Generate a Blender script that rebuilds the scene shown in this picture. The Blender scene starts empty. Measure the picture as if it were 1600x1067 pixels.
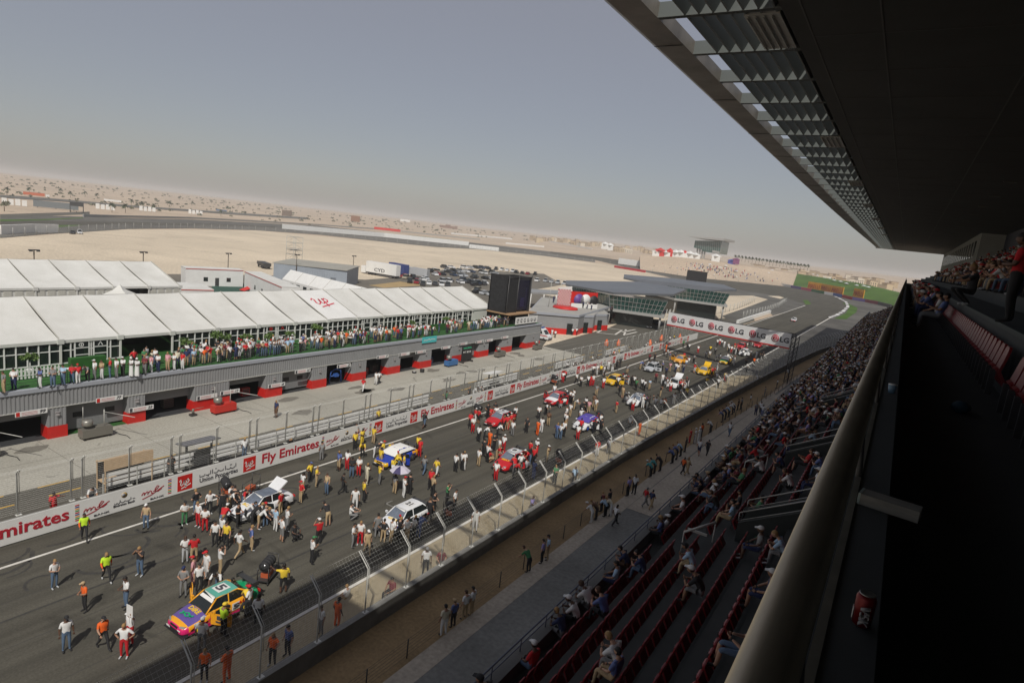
import bpy, bmesh, math, random
from mathutils import Vector, Matrix
from math import sin, cos, pi, radians
R=random.Random(7)
SC=bpy.context.scene; COL=SC.collection
# ---------------- camera, sky, sun, exposure ----------------
F=964.45; YAW,PIT,ROL=radians(31.5717),radians(10.1372),radians(6.5785); H=22.0
f_=Vector((-sin(YAW)*cos(PIT),cos(YAW)*cos(PIT),-sin(PIT))); r0=Vector((cos(YAW),sin(YAW),0)); u0=r0.cross(f_)
r_=cos(ROL)*r0+sin(ROL)*u0; u_=-sin(ROL)*r0+cos(ROL)*u0
cam=bpy.data.cameras.new('camera'); co=bpy.data.objects.new('camera',cam); COL.objects.link(co)
cam.sensor_width=36; cam.lens=F/1600*36; cam.clip_start=.05; cam.clip_end=30000
co.matrix_world=Matrix(((r_.x,u_.x,-f_.x,0),(r_.y,u_.y,-f_.y,0),(r_.z,u_.z,-f_.z,H),(0,0,0,1)))
SC.camera=co
SUN_EL=radians(47.5); SUN_AZ=math.atan2(.588,-.809)   # azimuth measured from +Y towards +X
wd=bpy.data.worlds.new('World'); SC.world=wd; wd.use_nodes=True
wt=wd.node_tree; bg=wt.nodes['Background']; sk=wt.nodes.new('ShaderNodeTexSky'); sk.sky_type='NISHITA'
sk.sun_disc=False; sk.sun_elevation=SUN_EL; sk.sun_rotation=SUN_AZ; sk.altitude=0; sk.air_density=1.0; sk.dust_density=1.0; sk.ozone_density=1.0
mx=wt.nodes.new('ShaderNodeMix'); mx.data_type='RGBA'; mx.inputs[0].default_value=.69; mx.inputs[7].default_value=(2.90,2.70,2.76,1); wt.links.new(sk.outputs[0],mx.inputs[6]); wt.links.new(mx.outputs[2],bg.inputs[0]); bg.inputs[1].default_value=.1
sl=bpy.data.lights.new('sun','SUN'); sl.energy=3.45; sl.angle=radians(.6); sl.color=(1,.95,.87)
so=bpy.data.objects.new('sun',sl); COL.objects.link(so)
sd=Vector((.588*cos(SUN_EL),-.809*cos(SUN_EL),sin(SUN_EL)))
so.rotation_euler=sd.to_track_quat('Z','Y').to_euler(); so.location=sd*80
SC.view_settings.view_transform='Standard'; SC.view_settings.look='None'; SC.view_settings.exposure=0; SC.view_settings.gamma=1
SC.render.engine='CYCLES'
# ---------------- ground lookup ----------------
def terr(x,y):
    r=math.hypot(x,y); t=min(1,max(0,(r-800)/1500)); return 13*t*t*(3-2*t)
def ray(px,py): return f_+(px-800)/F*r_-(py-533.5)/F*u_
def G(px,py,z=0.):
    d=ray(px,py); return Vector((0,0,H))+d*((z-H)/d.z)
def PY(px,py,Y): d=ray(px,py); return Vector((0,0,H))+d*(Y/d.y)
def PX(px,py,X): d=ray(px,py); return Vector((0,0,H))+d*(X/d.x)
def GT(px,py,far=2600):
    d=ray(px,py); hd=math.hypot(d.x,d.y); z=0; P=None
    for i in range(30):
        s=(z-H)/d.z if d.z<-1e-5 else 1e9
        s=min(s,far/hd); P=Vector((0,0,H))+d*s; z=.6*z+.4*terr(P.x,P.y)
    return Vector((P.x,P.y,terr(P.x,P.y)))
# ---------------- materials ----------------
_M={}
def mat(name,c,rough=.6,metal=0,nz=None,bump=0,c2=None,spec=.5,scl=(1,1,1)):
    """nz=(scale,amount) colour variation"""
    if name in _M: return _M[name]
    m=bpy.data.materials.new(name); m.use_nodes=True; nt=m.node_tree; b=nt.nodes['Principled BSDF']
    b.inputs['Base Color'].default_value=(*c,1); b.inputs['Roughness'].default_value=rough; b.inputs['Metallic'].default_value=metal
    b.inputs['Specular IOR Level'].default_value=spec
    if nz:
        tc=nt.nodes.new('ShaderNodeTexCoord'); mp=nt.nodes.new('ShaderNodeMapping'); mp.inputs['Scale'].default_value=scl
        n=nt.nodes.new('ShaderNodeTexNoise'); n.inputs['Scale'].default_value=nz[0]; n.inputs['Detail'].default_value=6; n.inputs['Roughness'].default_value=.65
        nt.links.new(tc.outputs['Object'],mp.inputs[0]); nt.links.new(mp.outputs[0],n.inputs[0])
        r=nt.nodes.new('ShaderNodeValToRGB'); r.color_ramp.elements[0].position=.3; r.color_ramp.elements[1].position=.7
        a=nz[1]; r.color_ramp.elements[0].color=(*[v*(1-a) for v in c],1)
        r.color_ramp.elements[1].color=(*(c2 if c2 else [min(1,v*(1+a)) for v in c]),1)
        nt.links.new(n.outputs[0],r.inputs[0]); nt.links.new(r.outputs[0],b.inputs['Base Color'])
        if bump:
            bm_=nt.nodes.new('ShaderNodeBump'); bm_.inputs['Strength'].default_value=bump; bm_.inputs['Distance'].default_value=.05
            nt.links.new(n.outputs[0],bm_.inputs['Height']); nt.links.new(bm_.outputs[0],b.inputs['Normal'])
    _M[name]=m; return m
def ground_mat(name,c,big,fine,streak=None,amt=.25,c2=None,rough=.9,marks=0):
    m=bpy.data.materials.new(name); m.use_nodes=True; nt=m.node_tree; L=nt.links.new; b=nt.nodes['Principled BSDF']; b.inputs['Roughness'].default_value=rough
    b.inputs['Specular IOR Level'].default_value=.3
    tc=nt.nodes.new('ShaderNodeTexCoord')
    def noise(sc,det,scale3=(1,1,1),dist=0):
        mp=nt.nodes.new('ShaderNodeMapping'); mp.inputs['Scale'].default_value=scale3; L(tc.outputs['Object'],mp.inputs[0])
        n=nt.nodes.new('ShaderNodeTexNoise'); n.inputs['Scale'].default_value=sc; n.inputs['Detail'].default_value=det; n.inputs['Distortion'].default_value=dist; L(mp.outputs[0],n.inputs[0]); return n.outputs[0]
    def ramp(v,p0,p1,k0,k1):
        r=nt.nodes.new('ShaderNodeValToRGB'); r.color_ramp.elements[0].position=p0; r.color_ramp.elements[1].position=p1
        r.color_ramp.elements[0].color=(*k0,1); r.color_ramp.elements[1].color=(*k1,1); L(v,r.inputs[0]); return r.outputs[0]
    def mul(a,b2,fac=1.0):
        x=nt.nodes.new('ShaderNodeMix'); x.data_type='RGBA'; x.blend_type='MULTIPLY'; x.inputs[0].default_value=fac; L(a,x.inputs[6]); L(b2,x.inputs[7]); return x.outputs[2]
    o=ramp(noise(big,5),.32,.68,[v*(1-amt) for v in c],c2 or [v*(1+amt) for v in c])
    o=mul(o,ramp(noise(fine,4),.3,.7,(.8,.8,.8),(1.12,1.12,1.12)))
    if streak:
        o=mul(o,ramp(noise(streak[0],4,(1,streak[1],1)),.35,.6,(1-streak[2],)*3,(1.03,)*3))
    if marks:
        o=mul(o,ramp(noise(marks[0],3,(1,1,1),2.5),marks[1],marks[1]+.06,(1,1,1),(marks[2],)*3))
    L(o,b.inputs['Base Color']); _M[name]=m; return m
# ---------------- mesh builder ----------------
class MB:
    def __init__(s): s.v=[]; s.f=[]; s.m=[]; s.sm=[]
    def add(s,vs,fs,mi=0,smooth=False):
        o=len(s.v); s.v+= [tuple(v) for v in vs]; s.f+=[tuple(i+o for i in f) for f in fs]; s.m+=[mi]*len(fs); s.sm+=[smooth]*len(fs); return s
    def box(s,a,b,mi=0):
        x0,y0,z0=[min(p,q) for p,q in zip(a,b)]; x1,y1,z1=[max(p,q) for p,q in zip(a,b)]
        return s.add([(x0,y0,z0),(x1,y0,z0),(x1,y1,z0),(x0,y1,z0),(x0,y0,z1),(x1,y0,z1),(x1,y1,z1),(x0,y1,z1)],
          [(0,3,2,1),(4,5,6,7),(0,1,5,4),(1,2,6,5),(2,3,7,6),(3,0,4,7)],mi)
    def quad(s,a,b,c,d,mi=0): return s.add([a,b,c,d],[(0,1,2,3)],mi)
    def slab(s,pts,t,mi=0):
        """polygon given thickness vector t"""
        n=len(pts); P=[Vector(p) for p in pts]; t=Vector(t); Q=[p+t for p in P]
        nrm=Vector((0,0,0))
        for i in range(n): nrm+=P[i].cross(P[(i+1)%n])
        fs=[tuple(range(n-1,-1,-1)),tuple(range(n,2*n))]+[(i,(i+1)%n,n+(i+1)%n,n+i) for i in range(n)]
        if nrm.dot(t)<0: fs=[tuple(reversed(f)) for f in fs]
        return s.add(P+Q,fs,mi)
    def tube(s,pts,r,n=6,mi=0,caps=True,smooth=True):
        P=[Vector(p) for p in pts]; rs=r if isinstance(r,(list,tuple)) else [r]*len(P); rings=[]
        for i,p in enumerate(P):
            t=(P[min(i+1,len(P)-1)]-P[max(i-1,0)]).normalized(); a=Vector((0,0,1)) if abs(t.z)<.9 else Vector((0,1,0))
            x=t.cross(a).normalized(); y=t.cross(x)
            rings.append([p+rs[i]*(cos(2*pi*k/n)*x+sin(2*pi*k/n)*y) for k in range(n)])
        vs=[v for q in rings for v in q]; fs=[]
        for i in range(len(P)-1):
            for k in range(n): k2=(k+1)%n; fs.append((i*n+k,i*n+k2,(i+1)*n+k2,(i+1)*n+k))
        if caps: fs+=[tuple(range(n-1,-1,-1)),tuple((len(P)-1)*n+k for k in range(n))]
        return s.add(vs,fs,mi,smooth and n>4)
    def lathe(s,c,ax,prof,n=12,mi=0,smooth=True):
        """prof: (offset along axis, radius)"""
        ax=Vector(ax).normalized(); a=Vector((0,0,1)) if abs(ax.z)<.9 else Vector((1,0,0)); x=ax.cross(a).normalized(); y=ax.cross(x); c=Vector(c); vs=[];fs=[]
        for (h,r) in prof: vs+=[c+ax*h+r*(cos(2*pi*k/n)*x+sin(2*pi*k/n)*y) for k in range(n)]
        for i in range(len(prof)-1):
            for k in range(n): k2=(k+1)%n; fs.append((i*n+k,i*n+k2,(i+1)*n+k2,(i+1)*n+k))
        fs+=[tuple(range(n-1,-1,-1)),tuple((len(prof)-1)*n+k for k in range(n))]
        return s.add(vs,fs,mi,smooth)
    def ell(s,c,r,nu=10,nv=7,mi=0,fn=None):
        vs=[];fs=[];c=Vector(c)
        for j in range(nv+1):
            th=pi*j/nv
            for i in range(nu): ph=2*pi*i/nu; vs.append((c.x+r[0]*sin(th)*cos(ph),c.y+r[1]*sin(th)*sin(ph),c.z+r[2]*cos(th)))
        o=len(s.v); s.v+=vs
        for j in range(nv):
            for i in range(nu):
                i2=(i+1)%nu; fc=(o+j*nu+i,o+(j+1)*nu+i,o+(j+1)*nu+i2,o+j*nu+i2); s.f.append(fc)
                cc=sum((Vector(s.v[q]) for q in fc),Vector())/4-c; s.m.append(fn(cc) if fn else mi); s.sm.append(True)
        return s
    def mesh(s,name,mats):
        me=bpy.data.meshes.new(name); me.from_pydata(s.v,[],s.f)
        for m in mats: me.materials.append(m)
        me.polygons.foreach_set('material_index',s.m); me.polygons.foreach_set('use_smooth',s.sm); me.update(); return me
    def build(s,name,mats,parent=None,loc=None):
        if not isinstance(mats,(list,tuple)): mats=[mats]
        o=bpy.data.objects.new(name,s.mesh(name,mats)); COL.objects.link(o)
        if parent is not None: o.parent=parent
        if loc is not None: o.location=loc
        return o
def tag(o,label=None,cat=None,group=None,kind=None):
    if label: o['label']=label
    if cat: o['category']=cat
    if group: o['group']=group
    if kind: o['kind']=kind
    return o
def empty(name,loc=(0,0,0),rz=0,label=None,cat=None,group=None):
    o=bpy.data.objects.new(name,None); COL.objects.link(o); o.location=loc; o.rotation_euler=(0,0,rz); o.empty_display_size=.2
    return tag(o,label,cat,group)
def kids(o): return [c for c in bpy.data.objects if c.parent==o]
def copy_tree(o,parent=None,_c=None):
    c=o.copy(); COL.objects.link(c)
    if parent is not None: c.parent=parent
    for ch in o.children: copy_tree(ch,c)
    return c
_T={}
def text_mesh(s,bold=0.0,shear=0,depth=.01):
    k=(s,bold,shear)
    if k in _T: return _T[k]
    cu=bpy.data.curves.new('lettering','FONT'); cu.body=s; cu.size=1; cu.extrude=depth; cu.offset=bold; cu.shear=shear; cu.resolution_u=2
    o=bpy.data.objects.new('lettering',cu); COL.objects.link(o)
    dg=bpy.context.evaluated_depsgraph_get(); me=bpy.data.meshes.new_from_object(o.evaluated_get(dg)); bpy.data.objects.remove(o); 
    me.materials.clear(); me.materials.append(None)
    xs=[v.co.x for v in me.vertices] or [0,1]; ys=[v.co.y for v in me.vertices] or [0,1]
    _T[k]=(me,min(xs),max(xs),min(ys),max(ys)); return _T[k]
def text(s,org,right,up,w,h,m,parent=None,name='lettering',bold=.01,shear=0):
    """lettering fitted in a w x h box whose lower-left corner is org"""
    me,x0,x1,y0,y1=text_mesh(s,bold,shear); o=bpy.data.objects.new(name,me); COL.objects.link(o)
    o.material_slots[0].link='OBJECT'; o.material_slots[0].material=m
    rt=Vector(right).normalized(); u=Vector(up).normalized(); n=rt.cross(u); sx=w/(x1-x0); sy=h/(y1-y0); org=Vector(org)+n*.012
    M=Matrix(((rt.x*sx,u.x*sy,n.x,0),(rt.y*sx,u.y*sy,n.y,0),(rt.z*sx,u.z*sy,n.z,0),(0,0,0,1)))
    t=org-rt*x0*sx-u*y0*sy; M.translation=t
    if parent is not None: o.parent=parent; o.matrix_parent_inverse=Matrix.Identity(4); o.matrix_basis=M
    else: o.matrix_world=M
    return o
def strokes(lines,org,right,up,w,h,wd,m,parent,name='emblem',n=None):
    """brush strokes on a flat board: lines in 0..1 coordinates, ribbon width wd"""
    rt=Vector(right).normalized(); u=Vector(up).normalized(); nn=rt.cross(u); org=Vector(org)+nn*.02; b=MB()
    for ln in lines:
        P=[org+rt*(p[0]*w)+u*(p[1]*h) for p in ln]; L=[];Q=[]
        for i,p in enumerate(P):
            t=(P[min(i+1,len(P)-1)]-P[max(i-1,0)]).normalized(); s2=nn.cross(t)*wd*.5; L.append(p+s2); Q.append(p-s2)
        k=len(P); b.add(L+Q,[(i,k+i,k+i+1,i+1) for i in range(k-1)])
    return b.build(name,m,parent)
def arc(cx,cy,rx,ry,a0,a1,n=12): return [(cx+rx*cos(radians(a0+(a1-a0)*i/n)),cy+ry*sin(radians(a0+(a1-a0)*i/n))) for i in range(n+1)]
X_,Y_,Z_=(1,0,0),(0,1,0),(0,0,1)
def C(name,c,rough=.5,metal=0,**k): return mat(name,c,rough,metal,**k)
white=C('white_paint',(.72,.72,.7),.5,nz=(.6,.06)); offw=C('tent_canvas',(.62,.615,.575),.7,nz=(.22,.12),c2=(.68,.68,.65)); black=C('black_rubber',(.02,.02,.022),.6)
steel=C('galvanised_steel',(.42,.42,.39),.5,.1,nz=(2,.12)); pale_st=C('pale_galvanised_steel',(.62,.62,.58),.55,nz=(2,.1)); dsteel=C('dark_steel',(.06,.06,.06),.5,.3)
red=C('red_paint',(.55,.02,.015),.45,nz=(1.2,.12)); grey=C('grey_paint',(.25,.26,.27),.55); glass=C('dark_glass',(.015,.02,.02),.08,0,spec=.8)
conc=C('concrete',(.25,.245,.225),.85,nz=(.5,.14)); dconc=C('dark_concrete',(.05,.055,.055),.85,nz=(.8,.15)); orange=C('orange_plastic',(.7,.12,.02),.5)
green=C('green_turf',(.022,.10,.016),.95,nz=(1.5,.25)); yellow=C('yellow_paint',(.75,.5,.03),.5); blue=C('blue_paint',(.03,.1,.35),.5)
crim=C('crimson_print',(.42,.015,.03),.6); ink=C('dark_print',(.06,.06,.07),.6)
# ---------------- ground, roads, sky-line terrain ----------------
sand=ground_mat('desert_sand',(.50,.40,.30),.012,.6,amt=.12)
psand=ground_mat('pale_sand',(.62,.53,.405),.02,1.3,amt=.10,marks=(.03,.56,.9))
asp=ground_mat('track_asphalt',(.093,.087,.07),.09,9,streak=(1.3,.012,.28),amt=.13,marks=(.10,.64,.72))
fasp=ground_mat('far_asphalt',(.125,.12,.108),.02,3,streak=(.08,1,.2),amt=.15)
pasp=ground_mat('pitlane_asphalt',(.115,.108,.09),.09,7,streak=(.9,.03,.15),amt=.1)
apron=ground_mat('apron_concrete',(.37,.355,.305),.12,6,amt=.13,marks=(.22,.66,.6))
strip=ground_mat('verge_sand_concrete',(.34,.285,.19),.2,5,amt=.12)
verge=ground_mat('brown_verge',(.30,.21,.11),.25,5,amt=.2)
pave=ground_mat('walkway_paving',(.20,.20,.185),.3,4,amt=.15); pave2=ground_mat('walkway_kerb_paving',(.42,.37,.30),.3,4,amt=.1)
grass=ground_mat('watered_grass',(.065,.13,.02),.05,.8,amt=.25); car_park=ground_mat('car_park_ground',(.16,.145,.12),.05,1,amt=.15)
def S(name,pts,m,z=None):
    b=MB(); P=[(p[0],p[1],p[2] if len(p)>2 else z) for p in pts]; b.add(P,[tuple(range(len(P)))]); o=b.build(name,m)
    me=o.data
    if me.polygons[0].normal.z<0: me.flip_normals()
    return tag(o,kind='structure')
# one ground sheet to the horizon, rising gently beyond 800 m
b=MB(); rr=[0,120,250,400,600,800]+[800+1500*i/12 for i in range(1,13)]+[3500,6000,9000,14000]; N=96
vs=[(0,0,-.06)]; fs=[]
for r in rr[1:]:
    for i in range(N):
        a=2*pi*i/N; x,y=r*cos(a),r*sin(a); vs.append((x,y,terr(x,y)-.06))
for i in range(N): fs.append((0,1+i,1+(i+1)%N))
for j in range(len(rr)-2):
    for i in range(N): a=1+j*N+i; c=1+j*N+(i+1)%N; fs.append((a,a+N,c+N,c))
b.add(vs,fs,0,True); tag(b.build('desert_ground',sand),kind='structure')
g=lambda pts,z=0.,zz=None:[tuple(G(px,py))[:2]+(z,) for px,py in pts]
S('infield_sand',[(-60,60),(-100,-60),(-235,-60),(-258,85),(-311,135),(-345,168),(-421,297),(-379,391),(-355,499),(-315,556),(-237,556),(-160,472),(-106,396),(-60,320),(-47,240)],psand,-.03)
S('main_straight_road',[(-42.3,-60),(-24.5,-60),(-24.5,330),(-27,430),(-34,500),(-44,470),(-42.5,300)],asp,.0)
S('runoff_road',[(-24.5,118),(-17.2,130),(-12,200),(-5,330),(2,600),(-60,640),(-124,655),(-175,620),(-258,743),(-330,860),(-400,860),(-300,640),(-160,480),(-108,400),(-56,318),(-43,270),(-42.5,300),(-44,470),(-34,500),(-27,430),(-24.5,330)],fasp,-.012)
S('racing_line_road',g([(1297,495),(1313,480),(1319,471),(1300,459),(1262,446),(1200,437),(1115,430),(1030,418),(940,402),(860,392),(860,396),(940,408),(1010,421),(1080,438),(1150,452),(1215,462),(1255,474),(1266,484),(1262,489)],.02),asp)
S('corner_grass',g([(1303,498),(1322,499),(1338,488),(1340,481),(1325,474),(1316,473),(1327,480),(1322,489)],.035),grass)
S('apex_grass',g([(1259,476),(1268,475),(1262,469),(1254,469)],.035),grass)
# outer loop of the circuit, far left and centre
near=[(0,372),(70,366),(140,362),(200,358),(300,357),(400,360),(500,367),(600,378),(680,386),(750,390),(850,400),(930,410)]
far=[(930,396),(850,386),(750,376),(600,360),(500,353),(400,348),(300,343),(200,341),(120,338),(0,336)]
S('outer_circuit_road',g(near,.0)+g(far,.0),fasp)
S('outer_infield_road',g([(0,346),(90,346),(200,347),(330,350),(430,354),(430,356),(330,353),(200,351.5),(90,352),(0,354)],.03),asp)
for pts in ([(0,343),(60,343),(130,340),(130,341),(60,345),(0,346)],[(40,357),(90,352),(130,352),(60,358.5),(40,360)],[(440,353),(640,368),(730,376),(730,377.5),(640,370),(440,355)]):
    S('track_grass',g(pts,.05),grass)
S('track_kerb_road',g([(0,335),(140,331),(140,335),(0,340)],.04),pasp)
hw=[]; 
for px,py in [(0,305),(100,312),(200,321),(300,328),(400,335),(480,340)]: hw.append(GT(px,py)+Vector((0,0,.3)))
for px,py in [(480,343),(400,338),(300,331),(200,324),(100,315.5),(0,309)]: hw.append(GT(px,py)+Vector((0,0,.3)))
S('highway_road',[tuple(p) for p in hw],fasp)
# near strips
S('verge_strip',[(-24.25,-60),(-20.9,-60),(-20.6,60),(-19.2,96),(-17.5,130),(-24.25,118)],strip,.0)
S('service_verge',[(-21.5,-60),(-16.9,-60),(-16.6,70),(-15.2,125),(-11,200),(-4,330),(-8,330),(-15,174),(-18.4,117),(-20.2,90),(-21.5,60)],verge,.012)
S('walkway_path',[(-16.45,-60),(4,-60),(4,330),(-2,330),(-14.5,125),(-16.2,70)],pave,.024)
S('walkway_kerb_path',[(-17.6,-60),(-16.4,-60),(-16.2,70),(-14.6,110),(-15.3,110),(-17.3,70)],pave2,.036)
S('walkway_light_path',[(-16.2,48),(-6,48),(-6,160),(-12.4,160),(-14.6,110),(-16.0,70)],pave2,.046)
S('pit_lane_road',[(-49.6,-60),(-42.3,-60),(-42.3,160),(-49.6,160)],pasp,.004)
S('pit_exit_road',[(-62,107),(-49.6,107),(-49.6,160),(-42.6,160),(-43,235),(-47,250),(-55,205),(-66,165),(-68,120)],pasp,.0)
S('pit_apron',[(-66,-60),(-49.6,-60),(-49.6,107),(-66,107)],apron,.008)
S('podium_forecourt_path',g([(848,541),(860,525),(905,512),(965,506),(952,512)],.03),psand)
b=MB()
for i in range(18): b.box((-59.4,-12+6.7*i,.012),(-49.7,-12+6.7*i+.05,.0145))
b.box((-54.6,-60,.012),(-54.55,107,.0145)); tag(b.build('apron_joints_road',C('joint_dark',(.2,.19,.16),.9)),kind='structure')
wl=C('line_paint',(.62,.6,.55),.7,nz=(1.5,.18)); yl=C('yellow_line_paint',(.55,.33,.05),.7,nz=(2,.2))
b=MB()
b.slab([(-39.95,-60,.004),(-39.72,-60,.004),(-41.2,180,.004),(-43.3,380,.004),(-43.7,380,.004),(-41.5,180,.004)][0:0] or [(-40.05,-60,.005),(-39.85,-60,.005),(-39.6,100,.005),(-39.8,100,.005)],(0,0,.004))
b.slab([(-39.8,100,.005),(-39.55,100,.005),(-42.4,300,.005),(-42.7,300,.005)],(0,0,.004)); b.slab([(-42.7,300,.005),(-42.4,300,.005),(-43.6,400,.005),(-44.1,400,.005)],(0,0,.004))
b.slab([(-24.62,-60,.005),(-24.4,-60,.005),(-24.15,110,.005),(-24.4,110,.005)],(0,0,.008)); b.slab([(-24.4,110,.005),(-24.15,110,.005),(-24.9,310,.005),(-25.4,310,.005)],(0,0,.008))
tag(b.build('track_line_markings',wl),kind='structure'); b=MB()
for i in range(34):   # grid slots: a bar and two ticks
    y=-14+8*i; xx=-29.6 if i%2==0 else -37.4
    if y>20: 
        b.box((xx-1.2,y,.005),(xx+1.2,y+.12,.009)); b.box((xx-1.2,y,.005),(xx-1.08,y+.8,.009)); b.box((xx+1.08,y,.005),(xx+1.2,y+.8,.009))
b.box((-39.6,119,.005),(-24.4,119.6,.009))
tag(b.build('grid_slot_markings',C('worn_line_paint',(.2,.195,.18),.8,nz=(2,.35))),kind='structure')
b=MB(); 
for x in (-49.5,-47.7):
    for i in range(40): b.box((x-.07,-30+4*i,.009),(x+.07,-28+4*i,.012))
tag(b.build('pit_lane_markings',yl),kind='structure')
b=MB(); P=g([(933,520),(946,512),(972,516),(961,523)],.034)
for i in range(4):
    a,c=Vector(P[i]),Vector(P[(i+1)%4]); t=(c-a).normalized().cross(Vector(Z_))*.25; b.slab([a-t,c-t,c+t,a+t],(0,0,.004))
for q in ([(972,519),(993,515)],[(978,523),(995,519)],[(975,524),(978,515)]):
    a,c=[Vector(v) for v in g(q,.04)]; t=(c-a).normalized().cross(Vector(Z_))*.25; b.slab([a-t,c-t,c+t,a+t],(0,0,.004))
tag(b.build('helipad_markings',wl),kind='structure')
skid=C('tyre_marks',(.045,.043,.038),.8,nz=(3,.3)); b=MB(); rk=random.Random(8)
def ribbon(P,w,z=.0035):
    P=[Vector(p) for p in P]
    for a,c in zip(P,P[1:]):
        t=(c-a).normalized().cross(Vector(Z_))*w*.5; b.add([(v.x,v.y,z) for v in (a-t,c-t,c+t,a+t)],[(0,1,2,3)])
for k in range(26):
    cx,cy=rk.uniform(-41.4,-36),rk.uniform(10,34); r1=rk.uniform(.5,1.6); a0=rk.uniform(0,6); dy=rk.uniform(1,3.5)
    ribbon([(cx+r1*cos(a0+i*.45),cy+r1*sin(a0+i*.45)+dy*i/12,0) for i in range(rk.randint(5,13))],rk.uniform(.12,.28))
for k in range(34):
    x=rk.uniform(-39,-25); y=rk.uniform(5,150); L=rk.uniform(8,45); dx=rk.uniform(-.8,.8); ribbon([(x+dx*(i/6)**2,y+L*i/6,0) for i in range(7)],rk.uniform(.06,.2))
tag(b.build('tyre_mark_markings',skid),kind='structure')
b=MB()
for x in (-36.2,-32.3,-28.4): ribbon([(x,-60,0),(x+.1,40,0),(x,120,0),(x-1.5,300,0)],.05,.003)
tag(b.build('asphalt_seam_markings',C('seam_dark',(.05,.048,.042),.8)),kind='structure')
b=MB()
for k in range(16):
    cx,cy=rk.uniform(-57.5,-50),rk.uniform(15,105); b.add([(cx+rk.uniform(.3,1.1)*cos(2*pi*i/9),cy+rk.uniform(.4,1.8)*sin(2*pi*i/9),.0155) for i in range(9)],[tuple(range(9))])
tag(b.build('oil_stain_markings',C('oil_stain',(.17,.16,.135),.85,nz=(2,.25))),kind='structure')
# kerb at the corner (white with dark gaps)
b=MB(); P=[Vector(p) for p in g([(1297,496),(1308,492),(1318,486),(1325,479),(1322,472),(1313,467),(1300,461),(1280,455),(1262,449)],.03)]
for i in range(len(P)-1):
    for k in range(5):
        a=P[i].lerp(P[i+1],k/5); c=P[i].lerp(P[i+1],(k+1)/5); t=(P[i+1]-P[i]).normalized().cross(Vector(Z_))*.8; b.slab([a-t,c-t,c+t,a+t],(0,0,.06),k%2)
tag(b.build('corner_kerb_road',[white,C('kerb_grey',(.22,.2,.19))]),kind='structure')
# ---------------- spectator hill beyond the last corner ----------------
lo=[(1000,421),(1060,430),(1098,435),(1160,441),(1222,447),(1238,449)]; hi=[(1000,399),(1060,402),(1098,406),(1157,415),(1228,426),(1245,429)]
lo2=[(1238,449),(1290,458),(1340,468),(1375,475),(1410,484)]; hi2=[(1245,429),(1290,436),(1340,444),(1375,452),(1410,461)]
def hill(nm,lo,hi,m,back):
    b=MB(); A=[G(*p) for p in lo]; T=[]
    for p,a in zip(hi,A):
        d=ray(*p); hd=math.hypot(d.x,d.y); rr_=math.hypot(a.x,a.y)+75; T.append(Vector((0,0,H))+d*(rr_/hd))
    Bk=[Vector((t.x*(1+back/t.length),t.y*(1+back/t.length),t.z)) for t in T]; n=len(A)
    for p in A: p.z=-.05
    E_=[Vector((p.x*1.05,p.y*1.05,-1)) for p in Bk]
    b.add(A+T+Bk+E_,[(k*n+i,k*n+i+1,(k+1)*n+i+1,(k+1)*n+i) for k in range(3) for i in range(n-1)],0,False)
    o=b.build(nm,m); o.data.flip_normals() if o.data.polygons[0].normal.z<0 else 0; tag(o,kind='structure'); return A,T
HA,HT=hill('sand_hill',lo,hi,sand,160); HA2,HT2=hill('grass_hill',lo2,hi2,grass,60)
def onhill(px,py,A=None,T=None):
    """point on the sloping hill face seen at a pixel"""
    A=A or HA; T=T or HT; d=ray(px,py); o=Vector((0,0,H)); 
    for i in range(len(A)-1):
        n=(A[i+1]-A[i]).cross(T[i]-A[i]); 
        if abs(n.dot(d))<1e-9: continue
        p=o+d*((A[i]-o).dot(n)/n.dot(d)); u=(p-A[i]).dot((A[i+1]-A[i]).normalized())/(A[i+1]-A[i]).length
        if -.02<=u<=1.02 or (i==len(A)-2 and u>1): return p
    return p
# ---------------- shared fence builder ----------------
def fence(name,label,pts,h,posts,wires_z,m,over=None,vstep=None,pr=.05,wr=.008,postover=.0,cat='fence'):
    """posts at distances along the polyline pts; cables run between; over=(dx,dz) leaning head"""
    root=empty(name,(0,0,0),0,label,cat); P=[Vector(p) for p in pts]
    seg=[(P[i+1]-P[i]).length for i in range(len(P)-1)]; tot=sum(seg)
    def at(s):
        for i,l in enumerate(seg):
            if s<=l or i==len(seg)-1: return P[i].lerp(P[i+1],s/l)
            s-=l
    pm=None
    for k,s in enumerate(posts):
        q=at(s)
        if pm is None:
            b=MB(); pl=[(0,0,0),(0,0,h)]
            if over: pl.append((over[0],0,h+over[1]))
            b.tube(pl,[pr,pr]+([pr*.8] if over else []),6); 
            if over: b.tube([(0,.12,h*.5),(0,.12,h),(over[0],.12,h+over[1])],pr*.5,5); b.box((-.12,-.1,0),(.12,.2,.03))
            pm=b.mesh('post',[m])
        o=bpy.data.objects.new('post',pm); COL.objects.link(o); o.parent=root; o.location=q
    b=MB()
    for z in wires_z: b.tube([p+Vector((0,0,z)) for p in P],wr,3,caps=False)
    if over:
        for k in range(1,6): b.tube([p+Vector((over[0]*k/5,0,h+over[1]*k/5)) for p in P],wr,3,caps=False)
    if vstep:
        s=0
        while s<tot:
            q=at(s); pl=[q+Vector((0,0,wires_z[0])),q+Vector((0,0,h))]
            if over: pl.append(q+Vector((over[0],0,h+over[1])))
            b.tube(pl,wr*.8,3,caps=False,smooth=False); s+=vstep
    b.build('cable_mesh',m,root); return root
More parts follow.
